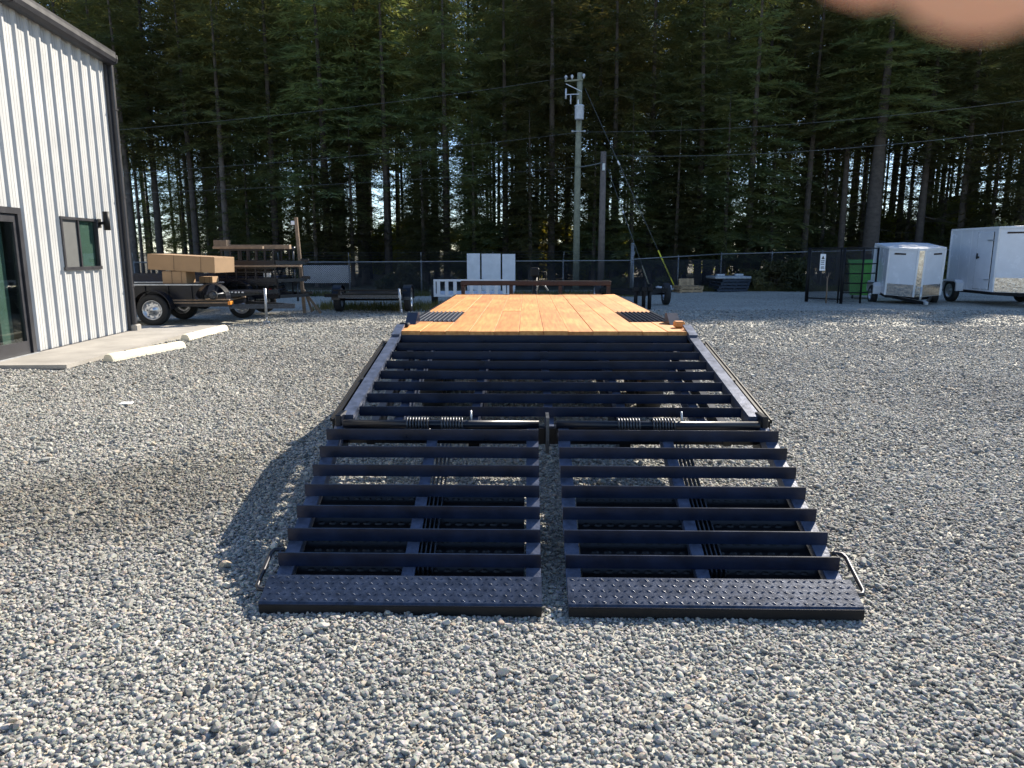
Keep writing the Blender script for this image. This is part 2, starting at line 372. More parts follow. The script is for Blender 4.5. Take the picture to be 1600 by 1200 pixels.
for (y0, y1, dens, size) in ((.6, 3.2, 8600, .0074), (3.2, 5.2, 6600, .0080), (5.2, 8, 4000, .0093), (8, 10, 2500, .0105), (10, 12.5, 1600, .0115), (12.5, 15.5, 850, .0125), (15.5, 20, 350, .0135)):
    xw = .76 * y1 + 1.0; n = int(dens * (y1 - y0) * 2 * xw)
    x = nr.uniform(-xw, xw, n); y = nr.uniform(y0, y1, n); s = size * np.exp(nr.normal(0, .34, n)) * np.where(nr.rand(n) < .02, 1.4, 1)
    keep = (np.abs(x) < .74 * y + .9) & ~((x < -6.12) & (y > 9.7))
    x, y, s = x[keep], y[keep], s[keep]
    P_.append(np.stack([x, y, ground_z(x, y) + s * nr.uniform(.05, .75, len(x))], -1)); S_.append(s)
P_ = np.concatenate(P_); S_ = np.concatenate(S_)
me = bpy.data.meshes.new('gravel'); me.vertices.add(len(P_)); me.vertices.foreach_set('co', P_.astype(np.float32).ravel())
at = me.attributes.new('size', 'FLOAT', 'POINT'); at.data.foreach_set('value', S_.astype(np.float32))
rot = np.stack([nr.normal(0, .35, len(P_)), nr.normal(0, .35, len(P_)), nr.uniform(0, 6.283, len(P_))], -1)
at = me.attributes.new('turn', 'FLOAT_VECTOR', 'POINT'); at.data.foreach_set('vector', rot.astype(np.float32).ravel())
go = bpy.data.objects.new('gravel', me); COL.objects.link(go)
link_tag(go, 'loose grey crushed stone covering the whole yard', 'gravel', kind='stuff')
ng = bpy.data.node_groups.new('scatter_stones', 'GeometryNodeTree')
ng.interface.new_socket('Geometry', in_out='INPUT', socket_type='NodeSocketGeometry'); ng.interface.new_socket('Geometry', in_out='OUTPUT', socket_type='NodeSocketGeometry')
n_in = ng.nodes.new('NodeGroupInput'); n_out = ng.nodes.new('NodeGroupOutput'); iop = ng.nodes.new('GeometryNodeInstanceOnPoints')
ci = ng.nodes.new('GeometryNodeCollectionInfo'); ci.inputs['Collection'].default_value = stones; ci.inputs['Separate Children'].default_value = True; ci.inputs['Reset Children'].default_value = True
a1 = ng.nodes.new('GeometryNodeInputNamedAttribute'); a1.data_type = 'FLOAT'; a1.inputs['Name'].default_value = 'size'
a2 = ng.nodes.new('GeometryNodeInputNamedAttribute'); a2.data_type = 'FLOAT_VECTOR'; a2.inputs['Name'].default_value = 'turn'
ng.links.new(n_in.outputs[0], iop.inputs['Points']); ng.links.new(ci.outputs[0], iop.inputs['Instance']); iop.inputs['Pick Instance'].default_value = True
ng.links.new(a1.outputs[0], iop.inputs['Scale']); ng.links.new(a2.outputs[0], iop.inputs['Rotation']); ng.links.new(iop.outputs[0], n_out.inputs[0])
md = go.modifiers.new('scatter', 'NODES'); md.node_group = ng

# ------------------------------------------------------------------ building
BC = Vector((-7.55, 14.2, .05)); WANG = R(-3.2)                # far corner of the lit wall and the wall's heading
bld = empty('metal_building', (BC.x, BC.y, 0), 0, label='white ribbed metal building with black gutter, glass door and small window', cat='building')
bld.rotation_euler = (0, 0, -WANG)
# local frame: y runs along the wall (0 at far corner, negative towards the viewer), x points out of the wall
def on_wall(x, y):
    for t in np.linspace(.0, 14, 1401):
        p = Vector((BC.x, BC.y, 0)) + Matrix.Rotation(-WANG, 3, 'Z') @ Vector((0, -t, 0))
        q = pix(x, y, p.y)
        if q.x >= p.x: break
    return -t, q.z
ez0 = on_wall(160, 93)[1]; t1, ez1 = on_wall(7, 2); eslope = (ez1 - ez0) / t1
eave = lambda y: ez0 + eslope * y
wl, wt = on_wall(89, 338); wr, _ = on_wall(147, 343); wb = on_wall(97, 422)[1]; wt = on_wall(118, 340)[1]
dr, dtop = on_wall(27, 325); drb, _ = on_wall(53, 545)
dr = (dr + drb) / 2; dl = dr - 2.0
WIN = (wl, wr, wb, wt); DOOR = (dl, dr, .055, dtop)
LEN = 13.5; PW = .914
def profile(y):  # ribbed sheet: height of the face at position y
    q = (y % .3048)
    if q < .028: return .034 * q / .028
    if q < .068: return .034
    if q < .096: return .034 * (.096 - q) / .028
    for c in (.165, .235):
        if abs(q - c) < .012: return .0022
    return 0
k = 0; y1 = -.02
while y1 > -LEN:
    y0 = max(y1 - PW, -LEN)
    br = set([y0, y1]); base = math.floor(y0 / .3048) * .3048
    while base < y1:
        for d_ in (0, .028, .068, .096, .153, .156, .174, .177, .223, .226, .244, .247):
            if y0 < base + d_ < y1: br.add(round(base + d_, 4))
        base += .3048
    for e_ in (WIN[0], WIN[1], DOOR[0], DOOR[1]):
        if y0 < e_ < y1: br.add(e_)
    br = sorted(br); mb = MB()
    for a, b_ in zip(br[:-1], br[1:]):
        if b_ - a < 1e-5: continue
        mid = (a + b_) / 2; spans = [(.06, None)]
        if WIN[0] <= mid <= WIN[1]: spans = [(.06, WIN[2]), (WIN[3], None)]
        if DOOR[0] <= mid <= DOOR[1]: spans = [(DOOR[3], None)]
        ha, hb = profile(a + 1e-6), profile(b_ - 1e-6)
        off = -.0015 * (k % 2)
        for z0, z1 in spans:
            za = eave(a) if z1 is None else z1; zb = eave(b_) if z1 is None else z1
            mb.add([(ha + off, a, z0), (hb + off, b_, z0), (hb + off, b_, zb), (ha + off, a, za)], [(0, 1, 2, 3)])
    mb.build('wall_panel', PANELW, bld); y1 = y0; k += 1
# far end wall, roof, back of the shell
mb = MB(); mb.box(-9, -.03, -.03, .0, .05, ez0 - .02)
mb.build('end_wall', PANELW, bld)
mb = MB(); za, zb = eave(.04) + .06, eave(-LEN) + .06
mb.add([(.22, .04, za), (.22, -LEN, zb), (-9, -LEN, zb + .6), (-9, .04, za + .6), (.22, .04, za + .08), (.22, -LEN, zb + .08), (-9, -LEN, zb + .68), (-9, .04, za + .68)],
       [(0, 1, 2, 3), (7, 6, 5, 4), (0, 4, 5, 1), (1, 5, 6, 2), (2, 6, 7, 3), (3, 7, 4, 0)])
roof = mb.build('roof', BRONZE, bld)
# gutter: rounded box profile swept along the eave
mb = MB(); prof = [(-.02, -.07), (.10, -.075), (.165, -.045), (.185, .02), (.18, .085), (.12, .105), (-.02, .11)]
prof = [(x + .06, z) for x, z in prof]; n = len(prof); vs = []
for y in (.06, -.02, -LEN):
    vs += [(x, y, eave(y) + z) for x, z in prof]
fs = [(i * n + j, i * n + (j + 1) % n, (i + 1) * n + (j + 1) % n, (i + 1) * n + j) for i in range(2) for j in range(n)] + [tuple(range(n)), tuple(range(2 * n, 3 * n))[::-1]]
mb.add(vs, fs); gut = mb.build('gutter', BRONZE, bld)
for y in (.04, -3.0, -6.1):
    mb = MB(); mb.add([(x * 1.03 + dx, yy, eave(y) + z * 1.04) for yy, dx in ((y, .001), (y - .04, .001)) for x, z in prof], [(j, (j + 1) % n, n + (j + 1) % n, n + j) for j in range(n)]); mb.build('seam_band', BRONZE, gut)
mb = MB(); mb.box(-.06, .055, -.018, .03, .05, ez0 - .06); mb.build('corner_trim', BRONZE, bld)
mb = MB(); mb.box(.02, .12, .045, .14, .16, ez0 - .05, .012); dsp = mb.build('downspout', BRONZE, bld)
for z in (.9, 2.6, 4.2):
    mb = MB(); mb.box(.01, .128, .036, .149, z, z + .03); mb.build('strap', BRONZE, dsp)
mb = MB(); mb.box(-.02, .16, -.0, .22, 0, .17, .02); mb.build('splash_block', CONC, bld)
mb = MB(); mb.box(-.05, .05, -LEN, .0, .045, .064); mb.build('base_trim', BRONZE, bld)
# window
a, b_, z0, z1 = WIN; fw = .045
mb = MB()
mb.box(-.05, .055, a, b_, z1 - fw, z1); mb.box(-.05, .06, a - .02, b_ + .02, z0 - .01, z0 + fw); mb.box(-.05, .055, a, a + fw, z0 + fw, z1 - fw); mb.box(-.05, .055, b_ - fw, b_, z0 + fw, z1 - fw)
win = mb.build('window', BRONZE, bld); mid = a + (b_ - a) * .47
mb = MB(); mb.box(-.03, .045, mid - .02, mid + .02, z0 + fw, z1 - fw); mb.build('mullion', BRONZE, win)
mb = MB(); mb.box(.012, .016, a + fw, mid - .02, z0 + fw, z1 - fw); mb.build('insect_screen', SCREENM, win)
mb = MB(); mb.box(0, .006, mid + .02, b_ - fw, z0 + fw, z1 - fw); mb.build('pane', GLASS, win)
mb = MB(); mb.box(-.02, -.012, mid + .021, b_ - fw - .001, z0 + fw, z1 - fw); mb.build('window_reflection', GREENW, win)  # added panel behind the pane, painting the green reflection in the glass
# door
a, b_, z0, z1 = DOOR; fw = .09
mb = MB(); mb.box(-.1, .05, a, b_, z1 - fw, z1); mb.box(-.1, .05, b_ - fw, b_, z0, z1 - fw); mb.box(-.1, .05, a, a + fw, z0, z1 - fw)
door = mb.build('door', BRONZE, bld); leaf_l, leaf_r = a + fw + .01, b_ - fw - .01; midd = (leaf_l + leaf_r) / 2
for (p, q) in ((leaf_l, midd - .005), (midd + .005, leaf_r)):
    mb = MB(); s_ = .07
    mb.box(-.05, .02, p, p + s_, z0 + .01, z1 - fw - .01); mb.box(-.05, .02, q - s_, q, z0 + .01, z1 - fw - .01); mb.box(-.05, .02, p + s_, q - s_, z1 - fw - .12, z1 - fw - .01); mb.box(-.05, .02, p + s_, q - s_, z0 + .01, z0 + .2)
    mb.build('leaf_frame', BRONZE, door)
    mb = MB(); mb.box(-.02, -.012, p + s_, q - s_, z0 + .2, z1 - fw - .12); mb.build('pane', GLASS, door)
mb = MB(); mb.tube([(.02, midd + .06, .95), (.06, midd + .06, .95), (.06, midd + .06, 1.35), (.02, midd + .06, 1.35)], .013); mb.build('pull_handle', SILVER, door)
mb = MB(); mb.box(-.12, .09, a - .02, b_ + .02, .05, .062); mb.build('threshold', GALV, door)
mb = MB(); mb.box(-.15, -.12, b_ - .52, b_ - .25, .06, z1 - .05); mb.build('door_reflection', GREENW, bld)  # added green strip behind the door glass in place of its reflection
mb = MB(); mb.box(-3.2, -3.1, -LEN, -.2, .05, 3.0); mb.box(-3.1, -.15, -LEN, -.2, .02, .05); mb.box(-3.1, -.15, -LEN, -.2, 3.0, 3.05); mb.box(-3.1, -.06, b_ + .5, b_ + .56, .05, 3); mb.build('room', INTER, bld)
# wall light
mb = MB(); lx = WIN[1] + .10; lz = WIN[3] - .05
mb.box(.03, .05, lx - .05, lx + .05, lz - .1, lz + .06); mb.box(.05, .13, lx - .02, lx + .02, lz - .04, lz + .01)
mb.tube([(.17, lx, lz - .14), (.17, lx, lz + .19)], .055, 14); mb.build('wall_light', BLACKM, bld)

# concrete apron and wheel stops
mb = MB(); mb.add([(-7.62, 9.75, .0), (-6.12, 9.82, .0), (-6.2, 15.3, .0), (-7.9, 15.2, .0), (-7.62, 9.75, .055), (-6.12, 9.82, .055), (-6.2, 15.3, .055), (-7.9, 15.2, .055), ], [(4, 5, 6, 7), (0, 1, 5, 4), (1, 2, 6, 5), (2, 3, 7, 6), (3, 0, 4, 7)])
mb.add([(-14, 9.6, .0), (-7.62, 9.75, .0), (-7.62, 9.75, .054), (-14, 9.6, .054), (-14, 15, .054), (-7.6, 15, .054)], [(0, 1, 2, 3), (3, 2, 5, 4)])
mb.build('concrete_apron', CONC, kind='structure')
def wheel_stop(p, q, label):
    p, q = Vector((*p, 0)), Vector((*q, 0)); d = q - p; L_ = d.length
    e = empty('wheel_stop', p, math.atan2(d.y, d.x) - math.pi / 2, label=label, cat='wheel stop', group='concrete wheel stops along the apron')
    mb = MB(); prof = [(-.085, .03), (-.08, .07), (-.055, .125), (-.025, .14), (.025, .14), (.055, .125), (.08, .07), (.085, .03)]
    m = len(prof); ys_ = (0, .03, L_ - .03, L_); vs = []
    for i, y in enumerate(ys_):
        s_ = .93 if i in (0, 3) else 1
        vs += [(x * s_, y, z * s_) for x, z in prof]
    fs = [(i * m + j, i * m + j + 1, (i + 1) * m + j + 1, (i + 1) * m + j) for i in range(3) for j in range(m - 1)] + [tuple(range(m))[::-1], tuple(range(3 * m, 4 * m))]
    fs += [(i * m + m - 1, i * m, (i + 1) * m, (i + 1) * m + m - 1) for i in range(3)]
    mb.add(vs, fs); mb.v = [(x * 1.05, y, z - .02) for x, y, z in mb.v]; mb.build('body', STOPC, e)
    for y in (.35, L_ - .35):
        m2 = MB(); m2.tube([(0, y, .11), (0, y, .126)], .014, 8); m2.build('pin', DARKST, e)
wheel_stop((-5.88, 10.42), (-5.52, 12.0), 'nearer cream concrete wheel stop on the apron edge')
wheel_stop((-5.90, 12.98), (-5.88, 14.75), 'farther cream concrete wheel stop, nearer the stacked trailers')

# ------------------------------------------------------------------ wheels (shared builder)
def wheel(parent, x, y, z, r=.34, wd=.2, face=1, axis='X', rim_mat=None):
    """tyre with a tread shoulder and a spoked steel rim; face = side the rim shows on"""
    mb = MB(); t = wd / 2; ri = r * .60
    mb.lathe([(-t * .75, ri), (-t * .95, ri + .01), (-t, r * .78), (-t * .9, r * .93), (-t * .7, r * .985), (-t * .35, r), (0, r * .992), (t * .35, r), (t * .7, r * .985), (t * .9, r * .93), (t, r * .78), (t * .95, ri + .01), (t * .75, ri)], 28, axis)
    ty = mb.build('tyre', RUBBER, parent); ty.location = (x, y, z)
    mb = MB(); f = face
    mb.lathe([(-t * .8 * f, ri + .004), (t * .9 * f, ri + .006), (t * .82 * f, ri * .93), (t * .35 * f, ri * .88), (t * .2 * f, ri * .6), (t * .5 * f, ri * .42), (t * .52 * f, ri * .3), (t * .95 * f, ri * .26), (t * .98 * f, .001)], 28, axis)
    for k in range(8):
        a = 2 * math.pi * k / 8; c, s_ = math.cos(a) * ri * .72, math.sin(a) * ri * .72
        d = (t * .42 * f, c, s_) if axis == 'X' else (s_, t * .42 * f, c)
        if axis == 'X': mb.box(d[0] - .012, d[0] + .012, d[1] - ri * .1, d[1] + ri * .1, d[2] - ri * .1, d[2] + ri * .1, .004)
        else: mb.box(d[0] - ri * .1, d[0] + ri * .1, d[1] - .012, d[1] + .012, d[2] - ri * .1, d[2] + ri * .1, .004)
    rm = mb.build('rim', rim_mat or SILVER, ty)
    return ty
def fender(parent, x0, x1, y0, y1, cx, cz, r, axis='X', m=None, name='fender'):
    """arched strip over a wheel"""
    mb = MB(); pts = []; n = 14
    for k in range(n + 1):
        a = math.pi * k / n; pts.append((math.cos(a), math.sin(a)))
    vs = []
    for rr in (r, r + .012):
        for e in (x0, x1):
            for c, s_ in pts:
                vs.append((e, cx + c * rr, cz + s_ * rr) if axis == 'X' else (cx + c * rr, e, cz + s_ * rr))
    q = n + 1
    for k in range(n):
        for (a, b_) in ((0, 1), (1, 3), (3, 2), (2, 0)):
            mb.add([vs[a * q + k], vs[a * q + k + 1], vs[b_ * q + k + 1], vs[b_ * q + k]], [(0, 1, 2, 3)])
    return mb.build(name, m or BLACK, parent)

# ------------------------------------------------------------------ the flatbed trailer with its ramps down
TR = empty('flatbed_trailer', (.147, 0, 0), -math.atan(.0201), label='long black flatbed trailer with orange plank deck and slatted ramps down', cat='trailer')
DZ = .91; HW = 1.293; V0, V1 = 6.22, 11.75; PV0, PV1 = 7.03, 8.2; PU = .905
fr = MB()
for s in (-1, 1):
    fr.box(s * HW - .02, s * HW + .02, V0 - .02, V1 + .05, DZ - .17, DZ - .012) if s < 0 else fr.box(s * HW - .02, s * HW + .02, V0 - .02, V1 + .05, DZ - .17, DZ - .012)
fr.box(-HW + .021, HW - .021, V1 + .0, V1 + .05, DZ - .17, DZ - .012)
deck = fr.build('deck', BLACK, TR)
npl = 12; pw = 2 * (HW - .022) / npl
for i in range(npl):
    u0 = -HW + .022 + i * pw; u1 = u0 + pw; spans = [(V0 - .035 + rng.uniform(-.008, .008), V1)]
    if u1 < -PU + .12 or u0 > PU - .12: spans = [(V0 - .035 + rng.uniform(-.008, .008), PV0), (PV1, V1)]
    elif 3 <= i <= 8 and i % 2 == 0: 
        sp = rng.uniform(8.1, 8.4); spans = [(V0 - .035 + rng.uniform(-.008, .008), sp - .002), (sp + .002, V1)]
    for (a, b_) in spans:
        g = .0014; zt = DZ + rng.uniform(-.003, .003)
        mb = MB(); mb.box(u0 + g, u1 - g, a, b_, zt - .038, zt, .002); mb.build('plank', WOOD, deck)
mb = MB(); mb.box(-HW + .03, HW - .03, V0 + .04, V0 + .10, DZ - .19, DZ - .045); mb.build('rear_crossmember', BLACK, deck)
# chequer panels over the wheels
for s in (-1, 1):
    mb = MB(); ui, uo = (PU - .0) * s, (HW - .022) * s; u0, u1 = min(ui, uo), max(ui, uo)
    nin = [i for i in range(npl) if True]
    inner = min(abs(-HW + .022 + i * pw) for i in range(npl + 1) if abs(-HW + .022 + i * pw) > PU - .12 + .0)
    u0, u1 = (inner, HW - .022) if s > 0 else (-(HW - .022), -inner)
    mb.box(u0 + .003, u1 - .003, PV0 + .003, PV1 - .003, DZ - .05, DZ - .006)
    nrid = 9
    for k in range(nrid):
        u = u0 + .03 + k * (u1 - u0 - .06) / (nrid - 1)
        mb.box(u - .009, u + .009, PV0 + .02, PV1 - .02, DZ - .006, DZ + .012, .005)
    mb.build('wheel_panel', WORNST, deck)
# chassis below
for s in (-1, 1):
    mb = MB(); mb.box(s * .48 - .05, s * .48 + .05, 6.28, 11.7, .47, .485); mb.box(s * .48 - .05, s * .48 + .05, 6.28, 11.7, .80, .815); mb.box(s * .48 - .006, s * .48 + .006, 6.28, 11.7, .486, .799)
    mb.beam((s * .48, 4.45, .37), (s * .48, 6.27, .60), .07, .14)
    mb.build('main_beam', BLACK, TR)
for v in np.arange(6.6, 11.6, .6):
    mb = MB(); mb.box(-HW + .03, HW - .03, v - .025, v + .025, .817, DZ - .045); mb.build('crossmember', BLACK, TR)
for v in (7.2, 8.02):
    mb = MB(); mb.tube([(-1.0, v, .36), (1.0, v, .36)], .045, 10); mb.build('axle', BLACKM, TR)
    for s in (-1, 1): wheel(TR, s * 1.08, v, .375, .375, .22, s)
    for s in (-1, 1):
        mb = MB(); mb.beam((s * .62, v - .38, .43), (s * .62, v, .40), .06, .03); mb.beam((s * .62, v, .40), (s * .62, v + .38, .43), .06, .03); mb.box(s * .62 - .03, s * .62 + .03, v - .40, v - .36, .43, .6); mb.build('leaf_spring', BLACKM, TR)
mb = MB(); mb.box(-1.1, 1.1, 6.30, 6.36, .50, .80); mb.build('bumper_beam', BLACK, TR)
# front: stop rail, tongue, jack
mb = MB()
mb.box(-1.22, 1.22, V1 + .06, V1 + .13, 1.045, 1.12, .01)
for u in (-1.18, -.4, .4, 1.18): mb.box(u - .03, u + .03, V1 + .065, V1 + .125, DZ - .15, 1.044)
mb.build('front_stop_rail', RUSTY, TR)
mb = MB()
for s in (-1, 1): mb.beam((s * .55, 11.7, .62), (s * .06, 13.6, .62), .08, .2)
mb.box(-.1, .1, 13.5, 13.8, .52, .72); mb.build('tongue', BLACK, TR)
mb = MB(); mb.tube([(0, 13.25, .35), (0, 13.25, 1.15)], .05, 12); mb.box(-.08, .08, 13.17, 13.33, 1.15, 1.3, .02); mb.tube([(0, 13.25, .0), (0, 13.25, .36)], .035, 10); mb.box(-.12, .12, 13.13, 13.37, 0, .02); mb.tube([(.08, 13.25, 1.22), (.2, 13.25, 1.22), (.2, 13.25, 1.08)], .014, 8); mb.build('tongue_jack', BLACKM, TR)
mb = MB(); mb.tube([(.02, 12.5, .93), (.06, 12.45, 1.03), (.16, 12.45, 1.02), (.22, 12.5, .93)], .012, 8); mb.build('chain_hook', GALV, TR)
# corner lugs at the rear of the deck (one folded plate each side)
for s in (-1, 1):
    mb = MB(); u = s * (HW - .06)
    mb.add([(u - .05, 6.72, DZ), (u + .05, 6.72, DZ), (u + .05, 6.90, DZ + .10), (u - .05, 6.90, DZ + .10), (u - .05, 6.98, DZ + .09), (u + .05, 6.98, DZ + .09), (u - .05, 7.02, DZ), (u + .05, 7.02, DZ)],
           [(0, 1, 3, 2)[::-1] if False else (0, 1, 2, 3), (3, 2, 5, 4), (4, 5, 7, 6), (0, 3, 4, 6), (1, 7, 5, 2)]); mb.build('corner_lug', SLATM, TR)
    mb = MB(); mb.box(u - .06, u + .03, 6.44, 6.54, DZ + .006, DZ + .04 + (.02 if s > 0 else 0), .01); mb.build('stop_block', WOOD if s > 0 else BLACK, TR)
# beaver tail
dz = lambda v: .58 + .168 * (v - 4.35)
dv0, dv1 = 4.36, 6.20
for s in (-1, 1):
    mb = MB(); mb.beam((s * (HW - .035), dv0, dz(dv0) - .012), (s * (HW - .035), 6.32, dz(6.32) - .012), .075, .03); mb.beam((s * (HW - .003), dv0, dz(dv0) - .09), (s * (HW - .003), 6.30, dz(6.30) - .09), .012, .14)
    mb.beam((s * (HW - .035), 6.08, dz(6.08) + .012), (s * (HW - .035), 6.36, dz(6.36) + .024), .07, .02); tail = mb.build('tail_side_rail', RAILM, TR)
    mb = MB(); uo = s * (HW + .05)
    mb.beam((uo, 4.36, dz(4.36) - .06), (uo, 6.08, dz(6.08) - .07), .022, .07); mb.beam((uo + s * .018, 4.36, dz(4.36) - .03), (uo + s * .018, 6.08, dz(6.08) - .04), .010, .025)
    mb.build('rub_rail', BLACKM, TR)
    for v in (4.4, 5.1, 6.0):
        mb = MB(); mb.box(s * (HW + .006) if s > 0 else -(HW + .038), HW + .038 if s > 0 else -(HW + .006), v - .04, v + .04, dz(v) - .12, dz(v) - .02); mb.build('stake_pocket', BLACKM, TR)
for k in range(8):
    v = 4.506 + .233 * k; z = dz(v)
    mb = MB(); mb.box(-HW + .078, HW - .078, v - .004, v + .004, z - .062, z); mb.box(-HW + .078, HW - .078, v + .0045, v + .03, z - .062, z - .055); mb.build('tail_slat', SLATM, TR)
mb = MB(); mb.box(-HW + .02, HW - .02, 6.17, 6.205, .70, .845); mb.build('tail_header', BLACK, TR)
for u in (-.96, -.48, 0, .48, .96):
    mb = MB(); mb.beam((u, dv0 + .02, dz(dv0) - .11), (u, 6.16, dz(6.16) - .11), .055, .085); mb.build('tail_stringer', RAILM, TR)
for u in (-1.12, 1.10):
    mb = MB(); mb.beam((u, dv0, dz(dv0) - .14), (u, 6.16, dz(6.16) - .14), .05, .10); mb.build('tail_stringer', BLACK, TR)
mb = MB(); mb.box(-HW, HW, 4.37, 4.43, .40, .50); mb.build('tail_rear_beam', BLACK, TR)
for s in (-1, 1):
    mb = MB(); mb.box(s * HW - .02, s * HW + .02, 4.27, 4.42, .36, .60, .005); mb.build('hinge_lug', BLACK, TR)
mb = MB(); mb.box(-.028, -.008, 4.22, 4.38, .38, .6); mb.build('hinge_lug', DARKST, TR)
# hinge pipes with coil springs
for s in (-1, 1):
    a, b_ = (-1.26, -.07) if s < 0 else (.035, 1.26)
    mb = MB(); mb.tube([(a, 4.28, .545), (b_, 4.28, .545)], .026, 12); mb.tube([(a + .02, 4.345, .535), (b_ - .02, 4.345, .535)], .017, 10); mb.box(a, b_, 4.30, 4.36, .45, .512); pipe = mb.build('hinge_pipe', BLACK, TR)
    c0 = -.70 if s < 0 else .58
    for c in (c0 - .105, c0 + .105):
        pts = []; turns = 8
        for k in range(turns * 10 + 1):
            t = 2 * math.pi * k / 10; pts.append((c - .07 + .14 * k / (turns * 10), 4.28 + .040 * math.cos(t), .545 + .040 * math.sin(t)))
        side = 1 if c > c0 else -1
        if side > 0: pts += [(c + .075, 4.20, .50)]
        else: pts = [(c - .075, 4.20, .50)] + pts
        mb = MB(); mb.tube(pts, .0065, 6); mb.build('coil_spring', DARKST, pipe)
    mb = MB(); mb.tube([(c0 + .22, 4.29, .56), (c0 + .215, 4.31, .625)], .006, 6); mb.build('grease_pin', GALV, pipe)
# ramps
rz = lambda v: .055 + .418 * (v - 2.949)
for s in (-1, 1):
    uo, ui = (-1.325, -.075) if s < 0 else (1.325, .042)
    def U(t): return uo + (ui - uo) * t       # 0 outer .. 1 inner
    lo, hi = min(uo, ui), max(uo, ui); um = uo + (ui - uo) * .50
    mb = MB()
    for (c, wd) in ((uo + (.04 if s < 0 else -.04), .07), (um, .06), (ui + (-.035 if s < 0 else .035), .07)):
        mb.beam((c, 3.04, rz(3.04) - .067), (c, 4.20, rz(4.20) - .067), wd, .012)
        mb.beam((c + (.028 if c < um else -.028), 3.18, rz(3.18) - .10), (c + (.028 if c < um else -.028), 4.20, rz(4.20) - .10), .010, .055)
    for t in (.03, .97):
        c = U(t); mb.tube([(c - .03, 4.28, .50), (c + .03, 4.28, .50)], .034, 10); mb.beam((c, 4.28, .50), (c, 4.17, rz(4.17) - .08), .03, .05)
    ramp = mb.build('ramp', RAILM, TR, label='left slatted loading ramp' if s < 0 else 'right slatted loading ramp')
    for k in range(7):
        v = 3.216 + .1515 * k; z = rz(v)
        mb = MB(); mb.box(lo, hi, v - .005, v + .004, z - .060, z + .005); mb.box(lo, hi, v + .0045, v + .036, z - .0595, z - .0535)
        for e_ in (lo, hi - .004): mb.box(e_, e_ + .004, v + .0045, v + .030, z - .053, z + .004)
        mb.build('ramp_slat', SLATM, ramp)
    # chequered toe plate with a rolled front lip
    mb = MB(); a, b_ = 2.948, 3.09
    slope = .418
    mb.add([(lo, a, rz(a) + .004), (hi, a, rz(a) + .004), (hi, b_, rz(b_) + .004), (lo, b_, rz(b_) + .004), (lo, a - .008, rz(a) - .006), (hi, a - .008, rz(a) - .006), (hi, a - .008, .012), (lo, a - .008, .012), (lo, a + .04, .008), (hi, a + .04, .008), (lo, b_, rz(b_) - .035), (hi, b_, rz(b_) - .035)],
           [(0, 1, 2, 3), (4, 5, 1, 0), (7, 6, 5, 4), (8, 9, 6, 7), (3, 2, 11, 10), (10, 11, 9, 8), (0, 3, 10, 8, 7, 4), (1, 5, 6, 9, 11, 2)])
    nu = int((hi - lo) / .034)
    for i in range(nu):
        for j in range(5):
            u = lo + .02 + (i + .5 * (j % 2)) * (hi - lo - .03) / nu; v = a + .012 + j * .029; dirx = 1 if (i + j) % 2 else -1
            z = rz(v) + .004; L_, W_ = .0125, .0045; dv = .55 * dirx
            tx, ty = L_, L_ * dv; nx_, ny2 = -ty / L_ * W_, W_
            mb.add([(u - tx, v - ty, z - ty * slope), (u + nx_, v + ny2, z + ny2 * slope), (u + tx, v + ty, z + ty * slope), (u - nx_, v - ny2, z - ny2 * slope), (u, v, z + .0035)], [(0, 3, 4), (3, 2, 4), (2, 1, 4), (1, 0, 4)])
    mb.build('toe_plate', WORNST, ramp)
    mb = MB(); mb.box(lo + .001, hi - .001, a - .016, a - .0085, .004, rz(a) - .004, .003); mb.build('toe_lip_shade', BLACKM, ramp)  # dark strip over the lip: its shade is put into the colour
    # lower chequer sheet under the slats
    mb = MB(); a, b_ = 3.14, 3.80; dn = .10
    mb.add([(lo + .08, a, rz(a) - dn), (hi - .08, a, rz(a) - dn), (hi - .08, b_, rz(b_) - dn), (lo + .08, b_, rz(b_) - dn), (lo + .08, a, rz(a) - dn - .008), (hi - .08, a, rz(a) - dn - .008), (hi - .08, b_, rz(b_) - dn - .008), (lo + .08, b_, rz(b_) - dn - .008)], [(0, 1, 2, 3), (7, 6, 5, 4), (0, 4, 5, 1), (1, 5, 6, 2), (2, 6, 7, 3), (3, 7, 4, 0)])
    for i in range(17):
        for j in range(11):
            u = lo + .12 + (i + .5 * (j % 2)) * (hi - lo - .24) / 17; v = a + .04 + j * .058; z = rz(v) - dn
            vs = []; n = 7
            for q in range(n):
                t = 2 * math.pi * q / n; vs.append((u + .022 * math.cos(t), v + .010 * math.sin(t), z + .010 * math.sin(t) * slope))
            for q in range(n):
                t = 2 * math.pi * q / n; vs.append((u + .012 * math.cos(t), v + .006 * math.sin(t), z + .008 + .006 * math.sin(t) * slope))
            mb.add(vs, [(q, (q + 1) % n, n + (q + 1) % n, n + q) for q in range(n)] + [tuple(range(n, 2 * n))])
    mb.build('under_sheet', UNDER, ramp)
    mb = MB()
    for q in range(4):
        c = um + .045 + q * .022; mb.beam((c, 3.2, rz(3.2) - .075), (c, 4.1, rz(4.1) - .075), .006, .035)
    mb.build('leaf_bars', DARKST, ramp)
    # handle
    mb = MB(); o_ = s * .06
    mb.tube([(uo, 3.31, rz(3.31) - .06), (uo + o_ * .8, 3.305, rz(3.3) - .055), (uo + o_, 3.28, rz(3.28) - .055), (uo + o_, 3.09, rz(3.09) - .05), (uo + o_ * .8, 3.065, rz(3.07) - .045), (uo - s * .01, 3.06, rz(3.06) - .045)], .011, 10); mb.build('handle', HANDLE, ramp)

